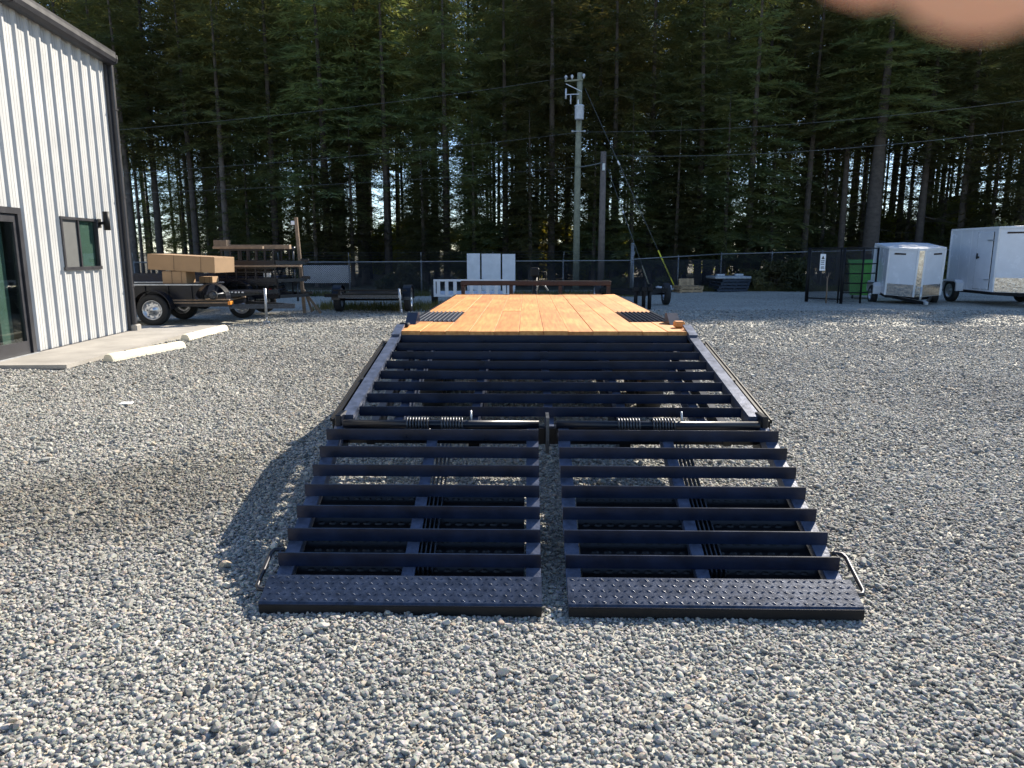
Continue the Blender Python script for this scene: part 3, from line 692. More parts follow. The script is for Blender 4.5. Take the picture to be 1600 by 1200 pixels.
# ------------------------------------------------------------------ fences
def fence(name, pts, label, post_mat, mesh_mat, step=2.6, sp=.07, wr=.0065, barbs=True):
    e = empty(name, pts[0][:2] + (0,), label=label, cat='fence'); off = Vector(pts[0][:2] + (0,))
    P = [Vector((p[0], p[1], 0)) - off for p in pts]; Hs = [p[2] for p in pts]
    wm = MB()
    for i in range(len(P) - 1):
        a, b_ = P[i], P[i + 1]; L_ = (b_ - a).length; d = (b_ - a).normalized(); nn = max(1, round(L_ / step)); h0, h1 = Hs[i], Hs[i + 1]
        for k in range(nn + (1 if i == len(P) - 2 else 0)):
            t = k / nn; q = a + (b_ - a) * t; h = h0 + (h1 - h0) * t
            m = MB(); m.tube([(q.x, q.y, -.1), (q.x, q.y, h + .03)], .03, 10); m.tube([(q.x, q.y, h + .03), (q.x, q.y, h + .06)], [.034, .012], 10)
            if barbs: m.tube([(q.x, q.y, h + .05), (q.x + .02, q.y - .14, h + .34)], .012, 6)
            m.build('post', post_mat, e)
        m = MB(); m.tube([a + Vector((0, 0, h0)), b_ + Vector((0, 0, h1))], .021, 8); m.build('top_rail', post_mat, e)
        if barbs:
            for q in (.3, .65, 1):
                m = MB(); o_ = Vector((.02 * q, -.14 * q, .05 + .29 * q)); m.tube([a + o_ + Vector((0, 0, h0)), b_ + o_ + Vector((0, 0, h1))], .005, 4); m.build('barbed_strand', mesh_mat, e)
        n = int((L_ + h0) / sp); h = min(h0, h1) - .02
        for sgn in (1, -1):
            for k in range(-int(h / sp) - 1, n + 1):
                x0 = k * sp; x1 = x0 + h; z0, z1 = .03, h
                if x1 < 0 or x0 > L_: continue
                c0, c1 = max(x0, 0), min(x1, L_); za = z0 + (c0 - x0) / h * (z1 - z0); zb = z0 + (c1 - x0) / h * (z1 - z0)
                if sgn < 0: za, zb = z0 + z1 - za, z0 + z1 - zb
                if c1 - c0 < .01: continue
                wm.tube([a + d * c0 + Vector((0, -.032 + sgn * .003, za)), a + d * c1 + Vector((0, -.032 + sgn * .003, zb))], wr, 3, caps=False, smooth=False)
    wm.build('wire_mesh', mesh_mat, e, kind='stuff')
    return e
fence('chain_link_fence', [(-13.5, 26.2, 1.22), (-6, 27, 1.22), (4.55, 27.5, 1.27)], 'chain link fence behind the planked trailer, topped with barbed strands', FPOST, FENCEW)
fence('chain_link_fence', [(4.75, 29.0, 1.3), (8.9, 31.2, 1.50), (15.5, 31.6, 1.66), (30, 30, 1.75)], 'chain link fence running right, past pallets and brush to the trailers', FPOST, FENCEW, barbs=False)
m = MB(); m.tube([(0, 0, -.05), (0, 0, 1.86)], .065, 12); m.tube([(0, 0, 1.86), (0, 0, 1.93)], [.075, .03], 12); o = m.build('gate_post', FPOST, label='thick grey steel post at the fence opening right of the deck', cat='post'); o.location = (4.62, 28.2, 0)

# black gate leaf with a sign
def gate():
    e = empty('chain_link_gate', (9.56, 23.6, 0), label='black mesh gate frame standing open left of the small white trailer', cat='gate')
    P = [Vector((0, 0, 0)), Vector((.74, -.85, 0)), Vector((1.34, -.85, 0)), Vector((2.1, -.2, 0))]; h = 1.72
    for i, (p, r_) in enumerate(zip(P, (.055, .045, .03, .03))):
        m = MB(); m.tube([(p.x, p.y, -.03), (p.x, p.y, h)], r_, 10); m.build('post', BLACKM, e)
    m = MB(); m.tube([(P[1].x - .07, P[1].y + .08, -.0), (P[1].x - .07, P[1].y + .08, h)], .025, 8); m.build('post', BLACKM, e)
    wm = MB()
    for i in range(3):
        a, b_ = P[i], P[i + 1]; d = (b_ - a); L_ = d.length; d = d.normalized()
        for z in ((h - .02, .12) if i == 0 else (h - .02, 1.22, .92, .62, .33)):
            m = MB(); m.tube([a + Vector((0, 0, z)), b_ + Vector((0, 0, z))], .02, 8); m.build('rail', BLACKM, e)
        if i < 2:
            sp = .05; hh = h - .05
            for sgn in (1, -1):
                for k in range(-int(hh / sp) - 1, int(L_ / sp) + 1):
                    x0 = k * sp; x1 = x0 + hh; c0, c1 = max(x0, 0), min(x1, L_)
                    if c1 - c0 < .01: continue
                    za = .04 + (c0 - x0); zb = .04 + (c1 - x0)
                    if sgn < 0: za, zb = hh + .08 - za, hh + .08 - zb
                    wm.tube([a + d * c0 + Vector((0, 0, za)), a + d * c1 + Vector((0, 0, zb))], .0055, 3, caps=False, smooth=False)
    wm.build('wire_mesh', INK, e, kind='stuff')
gate()
sg = empty('warning_sign', (9.80, 23.15, 1.0), 0, label='narrow white sign with black symbol hung on the black gate', cat='sign'); sg.rotation_euler = (0, 0, R(-20))
mb = MB(); mb.box(-.07, .09, -.01, 0, 0, .52, .004); mb.build('plate', SIGNW, sg)
mb = MB(); mb.add([(-.04, -.0125, .36), (.06, -.0125, .36), (.01, -.0125, .47)], [(0, 1, 2)]); 
for k, (z, a, b_) in enumerate(((.30, -.045, .065), (.25, -.04, .05), (.19, -.045, .06), (.11, -.03, .05), (.07, -.04, .06))): mb.add([(a, -.0125, z), (b_, -.0125, z), (b_, -.0125, z + .022), (a, -.0125, z + .022)], [(0, 1, 2, 3)])
mb.build('print', INK, sg)
m = MB(); m.tube([(0, 0, 0), (.01, .01, .4), (-.01, 0, .7), (.03, .01, .95)], [.025, .022, .02, .008], 7); m.tube([(0, 0, .7), (-.05, .02, .85)], [.015, .005], 6); m.tube([(0, 0, .78), (.09, .0, .96)], [.013, .004], 6); o = m.build('dead_stalk', LUMBER, label='dry forked stick standing against the black gate', cat='stick'); o.location = (9.9, 22.9, 0)
# green bin
gb = empty('waste_bin', (12.2, 25.3, 0), R(-22), label='bright green ribbed bin behind the black gate rails', cat='bin')
mb = MB(); mb.add([(-.42, -.4, .12), (.42, -.4, .12), (.42, .4, .12), (-.42, .4, .12), (-.5, -.48, 1.16), (.5, -.48, 1.16), (.5, .48, 1.16), (-.5, .48, 1.16)], [(3, 2, 1, 0), (4, 5, 6, 7), (0, 1, 5, 4), (1, 2, 6, 5), (2, 3, 7, 6), (3, 0, 4, 7)]); mb.build('body', GREENB, gb)
mb = MB(); mb.box(-.54, .54, -.53, .53, 1.162, 1.24, .02); mb.add([(-.54, -.2, 1.245), (.54, -.2, 1.245), (.54, .4, 1.32), (-.54, .4, 1.32), (-.54, .53, 1.245), (.54, .53, 1.245)], [(0, 1, 2, 3), (3, 2, 5, 4), (0, 3, 4), (1, 5, 2)]); mb.build('lid', GREENB, gb)
for z in (.42, .72, .98):
    q = .42 + (z - .12) / 1.04 * .08 + .012; mb = MB(); mb.box(-q, q, -q + .02, q - .02, z, z + .04, .008); mb.build('rib', GREENB, gb)
for sx in (-.34, .34):
    mb = MB(); mb.lathe([(-.03, .01), (-.03, .1), (.03, .1), (.03, .01)], 14, 'X', (sx, -.25, .1)); mb.build('castor', RUBBER, gb)

# ------------------------------------------------------------------ enclosed trailers
def enclosed(loc, rz_, W, L_, n, z0, z1, tilt, label, wheels_y, door=False, stone=.45, wheel_r=.33, single_side=None):
    e = empty('cargo_trailer', loc, rz_, label=label, cat='trailer'); e.rotation_euler = (tilt, 0, rz_)
    foot = [(-W / 2, 0), (W / 2, 0), (W / 2, L_), (.10, L_ + n), (-.10, L_ + n), (-W / 2, L_)]
    mb = MB(); mb.prism(foot, z0, z1); body = mb.build('body', WHITEP, e)
    mb = MB(); sc_ = lambda s_: [(x * (1 + s_ / W), (y - L_ / 2) * (1 + s_ / L_) + L_ / 2) for x, y in foot]
    c = [sc_(.04), sc_(.04)]; vs = [(x, y, z1 - .05) for x, y in c[0]] + [(x, y, z1 + .012) for x, y in c[1]] + [(0, L_ * .1, z1 + .05), (0, L_ * .9, z1 + .05)]
    k = len(foot); fs = [(i, (i + 1) % k, k + (i + 1) % k, k + i) for i in range(k)] + [(k, k + 1, 2 * k), (k + 1, k + 2, 2 * k + 1, 2 * k), (k + 2, k + 3, 2 * k + 1), (k + 3, k + 4, 2 * k + 1), (k + 4, k + 5, 2 * k + 1), (k + 5, k, 2 * k, 2 * k + 1)]
    mb.add(vs, fs); roof_ = mb.build('roof', WHITEM, e)
    # corner trims, stone guard
    for (x, y) in foot:
        mb = MB(); mb.box(x - .025, x + .025, y - .025, y + .025, z0, z1 - .051); mb.build('corner_trim', WHITEM, e)
    for s in (-1, 1):
        a = Vector((s * .10, L_ + n, 0)); b_ = Vector((s * W / 2, L_, 0)); d = (b_ - a).normalized(); nn = Vector((d.y, -d.x, 0)) * s * -1
        if nn.y < 0: nn = -nn
        a = a + d * .03 + nn * .004; b_ = b_ - d * .03 + nn * .004
        mb = MB(); mb.add([a + Vector((0, 0, z0 + .01)), b_ + Vector((0, 0, z0 + .01)), b_ + Vector((0, 0, z0 + stone)), a + Vector((0, 0, z0 + stone)), a + nn * .004 + Vector((0, 0, z0 + .01)), b_ + nn * .004 + Vector((0, 0, z0 + .01)), b_ + nn * .004 + Vector((0, 0, z0 + stone)), a + nn * .004 + Vector((0, 0, z0 + stone))],
                          [(0, 1, 2, 3), (7, 6, 5, 4), (3, 2, 6, 7), (0, 4, 5, 1), (1, 5, 6, 2), (0, 3, 7, 4)]); mb.build('stone_guard', POLISHED, e)
    mb = MB(); mb.box(-.085, .085, L_ + n + .002, L_ + n + .014, z0, z1 - .05)
    for k in range(9): 
        z = z0 + .15 + k * (z1 - z0 - .3) / 8; mb.box(-.05, .05, L_ + n + .014, L_ + n + .02, z - .03, z + .03, .003)
    mb.build('nose_strip', POLISHED, e)
    # side seams
    for s in (-1, 1):
        for y in np.arange(.6, L_ - .2, .6):
            mb = MB(); mb.box(s * W / 2 - .002, s * W / 2 + .002, y - .012, y + .012, z0 + .02, z1 - .06); mb.build('panel_seam', WHITEM, e)
    # chassis
    mb = MB(); mb.prism([(x * .97, (y - L_ / 2) * .98 + L_ / 2) for x, y in foot], z0 - .09, z0 - .003)
    for s in (-1, 1): mb.beam((s * W * .38, L_ - .1, z0 - .06), (s * .04, L_ + n + .8, z0 - .06), .06, .09)
    mb.build('chassis', BLACKM, e)
    mb = MB(); mb.box(-.05, .05, L_ + n + .65, L_ + n + .95, z0 - .1, z0 - .0, .02); mb.build('coupler', GALV, e)
    mb = MB(); yj = L_ + n + .35; mb.tube([(0, yj, .12), (0, yj, z0 + .35)], .03, 10); mb.tube([(0, yj, z0 + .33), (.12, yj, z0 + .33), (.12, yj, z0 + .25)], .01, 6); mb.lathe([(-.03, .02), (-.03, .085), (.03, .085), (.03, .02)], 16, 'X', (0, yj, .10)); mb.build('jack', GALV, e)
    for y in wheels_y:
        for s in (-1, 1):
            wheel(e, s * (W / 2 + .115), y, wheel_r, wheel_r, .19, s)
    ym = sum(wheels_y) / len(wheels_y); fl = (max(wheels_y) - min(wheels_y)) / 2 + wheel_r + .1
    for s in (-1, 1):
        mb = MB(); xo = s * (W / 2 + .22); xi = s * (W / 2 - .0); t = z0 + .30
        prof_ = [(ym - fl, z0 - .05), (ym - fl, t - .1), (ym - fl + .12, t), (ym + fl - .12, t), (ym + fl, t - .1), (ym + fl, z0 - .05)]
        inn = [(ym - fl + .06, z0 - .05), (ym - fl + .06, t - .12), (ym - fl + .14, t - .06), (ym + fl - .14, t - .06), (ym + fl - .06, t - .12), (ym + fl - .06, z0 - .05)]
        vs = [(xo, y, z) for y, z in prof_] + [(xo, y, z) for y, z in inn] + [(xi, y, z) for y, z in prof_]
        fs = [(i, i + 1, 7 + i, 6 + i) for i in range(5)] + [(i, i + 1, 13 + i, 12 + i) for i in range(5)]
        mb.add(vs, fs); mb.build('fender', WHITEP, e)
    mb = MB(); s = -1; mb.box(W / 2 * s * .9, W / 2 * s * .3, L_ + .0, L_ + .0, z1, z1)
    for s in (-1, 1):
        a = Vector((s * W * .42, L_ + n * .18, z1 - .17)); b_ = Vector((s * W * .24, L_ + n * .54, z1 - .17)); d = (b_ - a).normalized(); nn = Vector((-d.y, d.x, 0)); nn = nn if nn.y > 0 else -nn
        m = MB(); m.beam(a + nn * .016, b_ + nn * .016, .012, .05); m.build('marker_strip', RUSTY, e)
    if door:
        s = 1; y0, y1 = L_ - 1.02, L_ - .22; x = W / 2
        mb = MB(); mb.box(x + .001, x + .028, y0, y1, z0 + .06, z1 - .14, .008); dr_ = mb.build('side_door', WHITEP, e)
        mb = MB()
        for yy in (y0 - .016, y1 + .004): mb.box(x, x + .018, yy, yy + .012, z0 + .05, z1 - .13)
        mb.build('gasket', BLACKM, dr_)
        mb = MB(); mb.box(x + .03, x + .06, y0 + .05, y0 + .2, z0 + .98, z0 + 1.03, .008); mb.box(x + .028, x + .045, y0 + .04, y0 + .11, z0 + .95, z0 + 1.12, .005); mb.build('handle', INK, dr_)
        for z in (z0 + .35, z1 - .38):
            mb = MB(); mb.box(x + .03, x + .04, y1 - .25, y1 + .06, z - .02, z + .02); mb.build('strap_hinge', GALV, dr_)
    return e
# headings: +y' (nose) points towards the viewer
enclosed((12.72, 24.15, 0), math.pi + R(-12), 1.55, 1.65, .45, .42, 1.86, R(-5), 'small white enclosed trailer with pointed polished nose beside the green bin', [.75], stone=.36, wheel_r=.30)
enclosed((15.32, 24.0, 0), math.pi + R(-4), 1.95, 2.6, .75, .42, 2.30, 0, 'large white enclosed trailer with side door at the right edge', [.55], door=True, stone=.42, wheel_r=.36)
# dark tongue poking into view at the far right
mb = MB(); e = empty('trailer_tongue', (15.4, 19.9, 0), R(0), label='black steel trailer tongue end cut off at the right edge', cat='trailer')
mb.beam((-.9, 0, .42), (2.2, -.2, .42), .1, .14); mb.beam((-.8, 0, .36), (2.2, 1.1, .40), .08, .12); mb.build('frame', BLACKM, e)
mb = MB(); mb.tube([(-.1, 0, .02), (-.1, 0, .8)], .04, 10); mb.build('jack', BLACKM, e)
for y in (-.7, 1.3): wheel(e, 2.2, y, .34, .34, .2, -1, 'Y')
mb = MB(); mb.tube([(2.2, -.7, .34), (2.2, 1.3, .34)], .04, 8); mb.build('axle', BLACKM, e)

# ------------------------------------------------------------------ left: parked and stacked trailers
e = empty('utility_trailer', (-7.75, 16.5, 0), R(3), label='black utility trailer with silver wheel and orange deck edge beside the building', cat='trailer')
fr = MB()
for y in (-.62, .62): fr.box(-2.9, 1.55, y - .04, y + .04, .40, .52)
for x in (-2.9, -1.6, -.3, 1.0, 1.5): fr.box(x - .03, x + .03, -.579, .579, .42, .50)
fr.box(-2.93, -2.88, -.7, .7, .38, .62)
fr.build('frame', BLACK, e)
for i in range(6):
    y = -.6 + i * .2; mb = MB(); mb.box(-2.85, 1.5, y + .004, y + .196, .523, .555, .004); mb.build('plank', LUMBER, e)
mb = MB(); mb.box(-.5, 1.5, -.69, -.665, .475, .50); mb.build('side_board', LUMBER, e)
for s in (-1, 1):
    wheel(e, -.05, s * .80, .345, .345, .2, s, 'Y'); fender(e, s * .80 - .12, s * .80 + .12, 0, 0, -.05, .36, .40, 'Y')
mb = MB(); mb.tube([(-.05, -.8, .345), (-.05, .8, .345)], .035, 8); mb.build('axle', BLACKM, e)
mb = MB(); mb.beam((1.5, -.6, .40), (2.75, -.02, .36), .07, .1); mb.beam((1.5, .6, .40), (2.75, .02, .36), .07, .1); mb.build('tongue', DARKST, e)
mb = MB(); mb.tube([(2.2, -.3, .14), (2.2, -.3, .78)], .03, 10); mb.tube([(2.2, -.3, .05), (2.2, -.3, .14)], .02, 8); mb.box(2.13, 2.27, -.37, -.23, 0, .05, .01); mb.build('jack', GALV, e)
mb = MB(); mb.box(1.5, 1.56, -.72, -.5, .44, .52, .008); mb.build('marker_light', ORANGE, e)
mb = MB()
for k, wd in enumerate((.05, .035, .04, .05, .03, .04, .045)): mb.box(-1.0 + k * .075, -1.0 + k * .075 + wd, -.663, -.6605, .455, .50)
mb.build('lettering', LETTER, e)
# body nested on top of it
e = empty('stacked_trailer', (-7.35, 16.6, .556), R(2), label='black tub-sided trailer stacked on the silver-wheeled one, under the boxes', cat='trailer')
mb = MB(); mb.box(-1.5, .55, -.66, -.62, 0, .30); mb.box(-1.5, .55, .62, .66, 0, .30); mb.box(-1.5, -1.46, -.619, .619, 0, .30); mb.box(.51, .55, -.619, .619, 0, .30); mb.box(-1.459, .509, -.619, .619, .01, .04); mb.build('tub', BLACK, e)
mb = MB(); mb.box(-1.52, .56, -.675, -.615, .302, .335, .005); mb.box(-1.52, .56, .615, .675, .302, .335, .005); mb.build('top_rail', GALV, e)
for x in (-1.2, -.7, -.2, .3):
    mb = MB(); mb.box(x - .02, x + .02, -.69, -.662, .01, .30); mb.build('stake', BLACK, e)
fender(e, -.95, -.68, 0, 0, .82, .02, .33, 'Y', BLACK); fender(e, .68, .95, 0, 0, .82, .02, .33, 'Y', BLACK)
mb = MB(); mb.tube([(.82, -.9, .1), (.82, .9, .1)], .03, 8); mb.lathe([(-.05, .02), (-.05, .09), (.03, .1), (.05, .02)], 14, 'Y', (.82, -.82, .1)); mb.build('axle', DARKST, e)
mb = MB(); mb.beam((.55, -.6, .05), (2.0, -.03, .14), .06, .09); mb.beam((.55, .6, .05), (2.0, .03, .14), .06, .09); mb.box(.9, 1.7, -.4, .4, .12, .16); mb.build('tongue', BLACK, e)
mb = MB()
for k, wd in enumerate((.05, .04, .045, .035, .05)): mb.box(1.0 + k * .075, 1.0 + k * .075 + wd, -.405, -.402, .125, .155)
mb.build('lettering', LETTER, e)
mb = MB(); mb.box(-1.53, -1.44, -.70, -.676, .20, .28, .008); mb.build('marker_light', ORANGE, e)
# boxes
def carton(loc, rz_, sx, sy, sz, label, tilt=0):
    e = empty('cardboard_box', loc, rz_, label=label, cat='box', group='cardboard boxes on the stacked trailer'); e.rotation_euler = (0, tilt, rz_)
    mb = MB(); mb.box(-sx / 2, sx / 2, -sy / 2, sy / 2, 0, sz, .006); mb.build('carton', CARD, e)
    mb = MB(); mb.box(-sx / 2 - .001, sx / 2 + .001, -.03, .03, sz, sz + .0015); mb.build('tape', CARDT, e)
    for t in (-.1, .3):
        mb = MB(); x = t * sx; q = .004; pts = [(x, -sy / 2 - q, -q), (x, sy / 2 + q, -q), (x, sy / 2 + q, sz + q), (x, -sy / 2 - q, sz + q), (x, -sy / 2 - q, -q)]
        mb.tube(pts, .003, 5); mb.build('strap', BLACKM, e)
    for sg_ in (-1, 1):
        mb = MB(); mb.box(-sx / 2 + .01, sx / 2 - .01, min(sg_ * .004, sg_ * sy / 2), max(sg_ * .004, sg_ * sy / 2), sz + .0016, sz + .006); mb.build('flap', CARD, e)
mb_ = pix(350, 404, 16.3)
carton((-7.45, 16.35, .893), R(2), .52, .5, .265, 'small square cardboard box under the long one, on the tub trailer')
carton((-6.95, 16.75, .893), R(2), .3, .4, .13, 'narrow cardboard box in shade under the long box')
carton((-7.20, 16.45, 1.165), R(-12), 1.66, .75, .335, 'long strapped cardboard box lying on top of the stack', R(2.5))
# frames stacked behind, each a thing of its own
def frame_trailer(loc, rz_, L_, W, z, label, pickets=True, wheels=False):
    e = empty('flat_trailer', (loc[0], loc[1], z), rz_, label=label, cat='trailer', group='trailer frames stacked on each other')
    mb = MB()
    for y in (-W / 2, W / 2): mb.box(0, L_, y - .03, y + .03, 0, .10); mb.box(0, L_, y - .02, y + .02, .34, .38)
    mb.box(.07, L_ - .07, -W / 2 + .04, W / 2 - .04, .092, .11)
    for x in (.03, L_ / 2, L_ - .03): mb.box(x - .03, x + .03, -W / 2 + .031, W / 2 - .031, .01, .09)
    mb.build('frame', BLACK, e)
    if pickets:
        for y in (-W / 2, W / 2):
            for x in np.linspace(.03, L_ - .03, 7):
                m = MB(); m.box(x - .018, x + .018, y - .018, y + .018, .10, .34); m.build('picket', BLACK, e)
    mb = MB(); mb.beam((L_, -W / 2, .05), (L_ + .55, 0, .05), .05, .08); mb.beam((L_, W / 2, .05), (L_ + .55, 0, .05), .05, .08); mb.box(L_ + .45, L_ + .65, -.04, .04, .06, .14, .01); mb.build('tongue', BLACK, e)
    mb = MB(); mb.tube([(L_ + .3, -.14, -.1), (L_ + .3, -.14, .42)], .025, 8); mb.lathe([(-.04, .02), (-.04, .06), (.04, .06), (.04, .02)], 12, 'Z', (L_ + .3, -.14, .40)); mb.build('jack', DARKST, e)
    if wheels:
        for s in (-1, 1): wheel(e, L_ * .45, s * (W / 2 + .16), -.15, .31, .19, s, 'Y')
        mb = MB(); mb.tube([(L_ * .45, -W / 2 - .1, -.15), (L_ * .45, W / 2 + .1, -.15)], .03, 8); mb.build('axle', BLACKM, e)
    return e
frame_trailer((-7.25, 18.4), R(2), 1.55, 1.4, .46, 'lowest black trailer frame in the lumber-topped stack, on its wheels', wheels=True)
frame_trailer((-7.20, 18.35), R(3), 1.45, 1.35, .845, 'middle black trailer frame in the stack, below the wide plank')
frame_trailer((-7.05, 18.4), R(1), 1.3, 1.35, 1.27, 'topmost black trailer frame in the stack, under the upper boards')
def board(p, q, w_, h, label):
    p, q = Vector(p), Vector(q); d = q - p
    o = MB().box(0, d.length, -w_ / 2, w_ / 2, 0, h, .004).build('board', LUMBER, label=label, cat='board', group='boards on the trailer stack'); o.location = p
    o.rotation_euler = (0, -math.asin(d.z / d.length), math.atan2(d.y, d.x))
for k, (z, lab) in enumerate(((.57, 'dark crate panel between the lowest and middle stacked trailers'), (.955, 'dark crate panel between the middle and topmost stacked trailers'))):
    e = empty('side_panel_stack', (-6.55, 18.45, z), R(2), label=lab, cat='panel', group='dark panels in the trailer stack')
    for q in range(4):
        m = MB(); m.box(-.72 + .03 * q, .70 - .02 * q, -.55 + .03 * q, .55, .057 * q, .057 * q + .05, .006); m.build('sheet', (BLACK, SLATM, BLACKM, DARKST)[(q + k) % 4], e)
    m = MB(); m.box(.45, .62, -.575, -.552, .02, .12, .004); m.build('reflector', (REDL, LETTER)[k], e)
board((-7.35, 17.72, 1.226), (-5.1, 17.72, 1.226), .14, .04, 'longest board laid across the middle of the trailer stack')
board((-7.2, 17.75, 1.655), (-6.0, 17.75, 1.655), .12, .06, 'board at the left on top of the trailer stack')
board((-6.95, 18.1, 1.655), (-5.45, 18.1, 1.655), .16, .10, 'thick board highest on the right of the trailer stack')
board((-7.3, 18.6, 1.655), (-5.9, 18.6, 1.655), .14, .05, 'board at the back on top of the trailer stack')
o = MB().box(-.16, .16, -.15, .15, 0, .17, .006).build('wood_block', LUMBER, label='short wooden block at the left end of the upper boards', cat='block'); o.location = (-7.3, 18.55, 1.705)
o.location.z = 1.706
# another dark trailer peeking out behind the building corner
e = empty('utility_trailer', (-9.0, 19.6, 0), R(0), label='dark trailer mostly hidden behind the building corner', cat='trailer')
mb = MB(); mb.box(-1.5, 1.1, -.7, .7, .45, .52); mb.box(-1.5, 1.1, -.72, -.68, .52, 1.0); mb.box(-1.5, 1.1, .68, .72, .52, 1.0); mb.build('body', SLATM, e)
for s in (-1, 1): wheel(e, .3, s * .85, .33, .33, .2, s, 'Y')
mb = MB(); mb.tube([(.3, -.85, .33), (.3, .85, .33)], .03, 8); mb.build('axle', BLACKM, e)
# lean-to post with a lamp
e = empty('wooden_post', (-5.41, 18.9, 0), label='thin leaning wooden post with white lamp and braced foot', cat='post')
mb = MB(); mb.beam((0, 0, 0), (-.10, 0, 2.45), .075, .075, (0, 1, 0)); mb.build('post', LUMBER, e)
mb = MB(); mb.beam((.0, -.05, .62), (.45, -.1, .02), .06, .04, (0, 1, 0)); mb.beam((.0, .06, .62), (.12, .3, .02), .05, .04, (0, 1, 0)); mb.build('brace', LUMBER, e)
mb = MB(); mb.box(-.22, -.13, -.06, .03, 2.26, 2.36, .01); mb.tube([(-.14, 0, 2.32), (-.09, 0, 2.34)], .012, 6); mb.build('lamp', SIGNW, e)
# flat black trailer standing tail-on
e = empty('utility_trailer', (-3.7, 19.3, 0), R(0), label='low flat black trailer parked in shade before the fence, jack at right', cat='trailer')
mb = MB(); mb.box(-.82, .82, -.4, -.34, .40, .48); mb.box(-.82, .82, 2.0, 2.06, .40, .48)
for x in (-.8, 0, .8): mb.box(x - .03, x + .03, -.339, 1.999, .40, .48)
mb.build('frame', DARKST, e)
mb = MB(); mb.box(-.74, .74, -.3, 1.95, .485, .51); mb.build('bed', BLACKM, e)
mb = MB(); mb.box(-.95, .95, -.40, -.36, .58, .62); mb.build('cross_bar', BLACKM, e)
for x in (-.8, .8): 
    mb = MB(); mb.box(x - .02, x + .02, -.40, -.36, .481, .579); mb.build('upright', BLACKM, e)
for s in (-1, 1): wheel(e, s * .93, .15, .33, .33, .19, s)
mb = MB(); mb.tube([(-.93, .15, .33), (.93, .15, .33)], .03, 8); mb.build('axle', BLACKM, e)
for s in (-1, 1): fender(e, s * .93 - .11, s * .93 + .11, 0, 0, .15, .34, .38, 'X')
mb = MB(); mb.tube([(.84, -.6, .10), (.80, -.6, .66)], .028, 10); mb.lathe([(-.02, .02), (-.02, .07), (.02, .07), (.02, .02)], 14, 'X', (.85, -.6, .07)); mb.beam((.8, -.6, .45), (.8, -.37, .45), .05, .05); mb.build('jack', GALV, e)
mb = MB(); mb.box(-1.2, -.86, -.3, -.2, .42, .5); mb.build('side_bracket', BLACKM, e)
# white aluminium trailer
e = empty('utility_trailer', (-2.28, 21.2, 0), R(3), label='white aluminium trailer with slatted tailgate left of the plank deck', cat='trailer')
mb = MB(); mb.box(0, 2.2, -.03, .03, .30, .36); mb.box(0, 2.2, -.03, .03, .74, .80); mb.box(0, .06, -.03, .03, .361, .739); mb.box(2.14, 2.2, -.03, .03, .361, .739); mb.box(0, .05, .04, 2.6, .30, .36); mb.box(2.15, 2.2, .04, 2.6, .30, .36); mb.box(.06, 2.14, .04, 2.6, .30, .33); mb.build('frame', WHITEM, e)
for k in range(9):
    x = .14 + k * .24; mb = MB(); mb.box(x - .05, x + .05, -.02, .02, .361, .739); mb.build('gate_slat', WHITEM, e)
for x in (-.02, 2.22): wheel(e, x + (.0 if x > 1 else 0), .9, .3, .3, .18, 1 if x > 1 else -1)
mb = MB(); mb.tube([(0, .9, .27), (2.2, .9, .27)], .03, 8); mb.build('axle', BLACKM, e)
# white boards at the fence
o = MB().box(0, 1.72, 0, .03, .45, 1.1, .004).build('sign_board', WHITEM, label='wide white board fixed low behind the fence, left of the deck', cat='board'); o.location = (-7.7, 27.0, 0)
o.rotation_euler = (0, 0, R(4))
for k, (a, b_) in enumerate(((-1.66, -1.18), (-1.12, -.42), (-.36, .12))):
    o = MB().box(a, b_, 0, .05, 0, 1.53 - .01 * k, .006).build('white_panel', WHITEM, label=['left narrow', 'widest middle', 'right narrow'][k] + ' of three tall white panels standing at the fence', cat='panel', group='tall white panels at the fence'); o.location = (0, 27.0 + .02 * k, .0)
# black machine right of the deck front
e = empty('trailer_tongue', (3.55, 20.2, 0), R(0), label='black trailer tongue with jack stands beyond the right front of the deck', cat='trailer')
mb = MB(); mb.beam((-.7, 1.6, .45), (0, -.2, .45), .08, .12); mb.beam((.9, 1.6, .45), (.1, -.2, .45), .08, .12); mb.box(-.9, 1.1, 1.55, 1.65, .4, .52); mb.build('frame', BLACKM, e)
for x in (-.12, .1, .28):
    mb = MB(); mb.tube([(x, -.1 + abs(x) * .5, .0), (x, -.1 + abs(x) * .5, .82 - abs(x) * .4)], .055, 10); mb.box(x - .08, x + .08, -.18 + abs(x) * .5, -.02 + abs(x) * .5, .5, .64, .015); mb.build('jack', BLACKM, e)
for x in (-.95, 1.15): wheel(e, x, 2.0, .33, .33, .2, 1 if x > 0 else -1)
mb = MB(); mb.tube([(-.95, 2.0, .33), (1.15, 2.0, .33)], .035, 8); mb.beam((-.5, 1.6, .4), (-.5, 2.2, .4), .06, .08); mb.beam((.7, 1.6, .4), (.7, 2.2, .4), .06, .08); mb.build('axle', BLACKM, e)

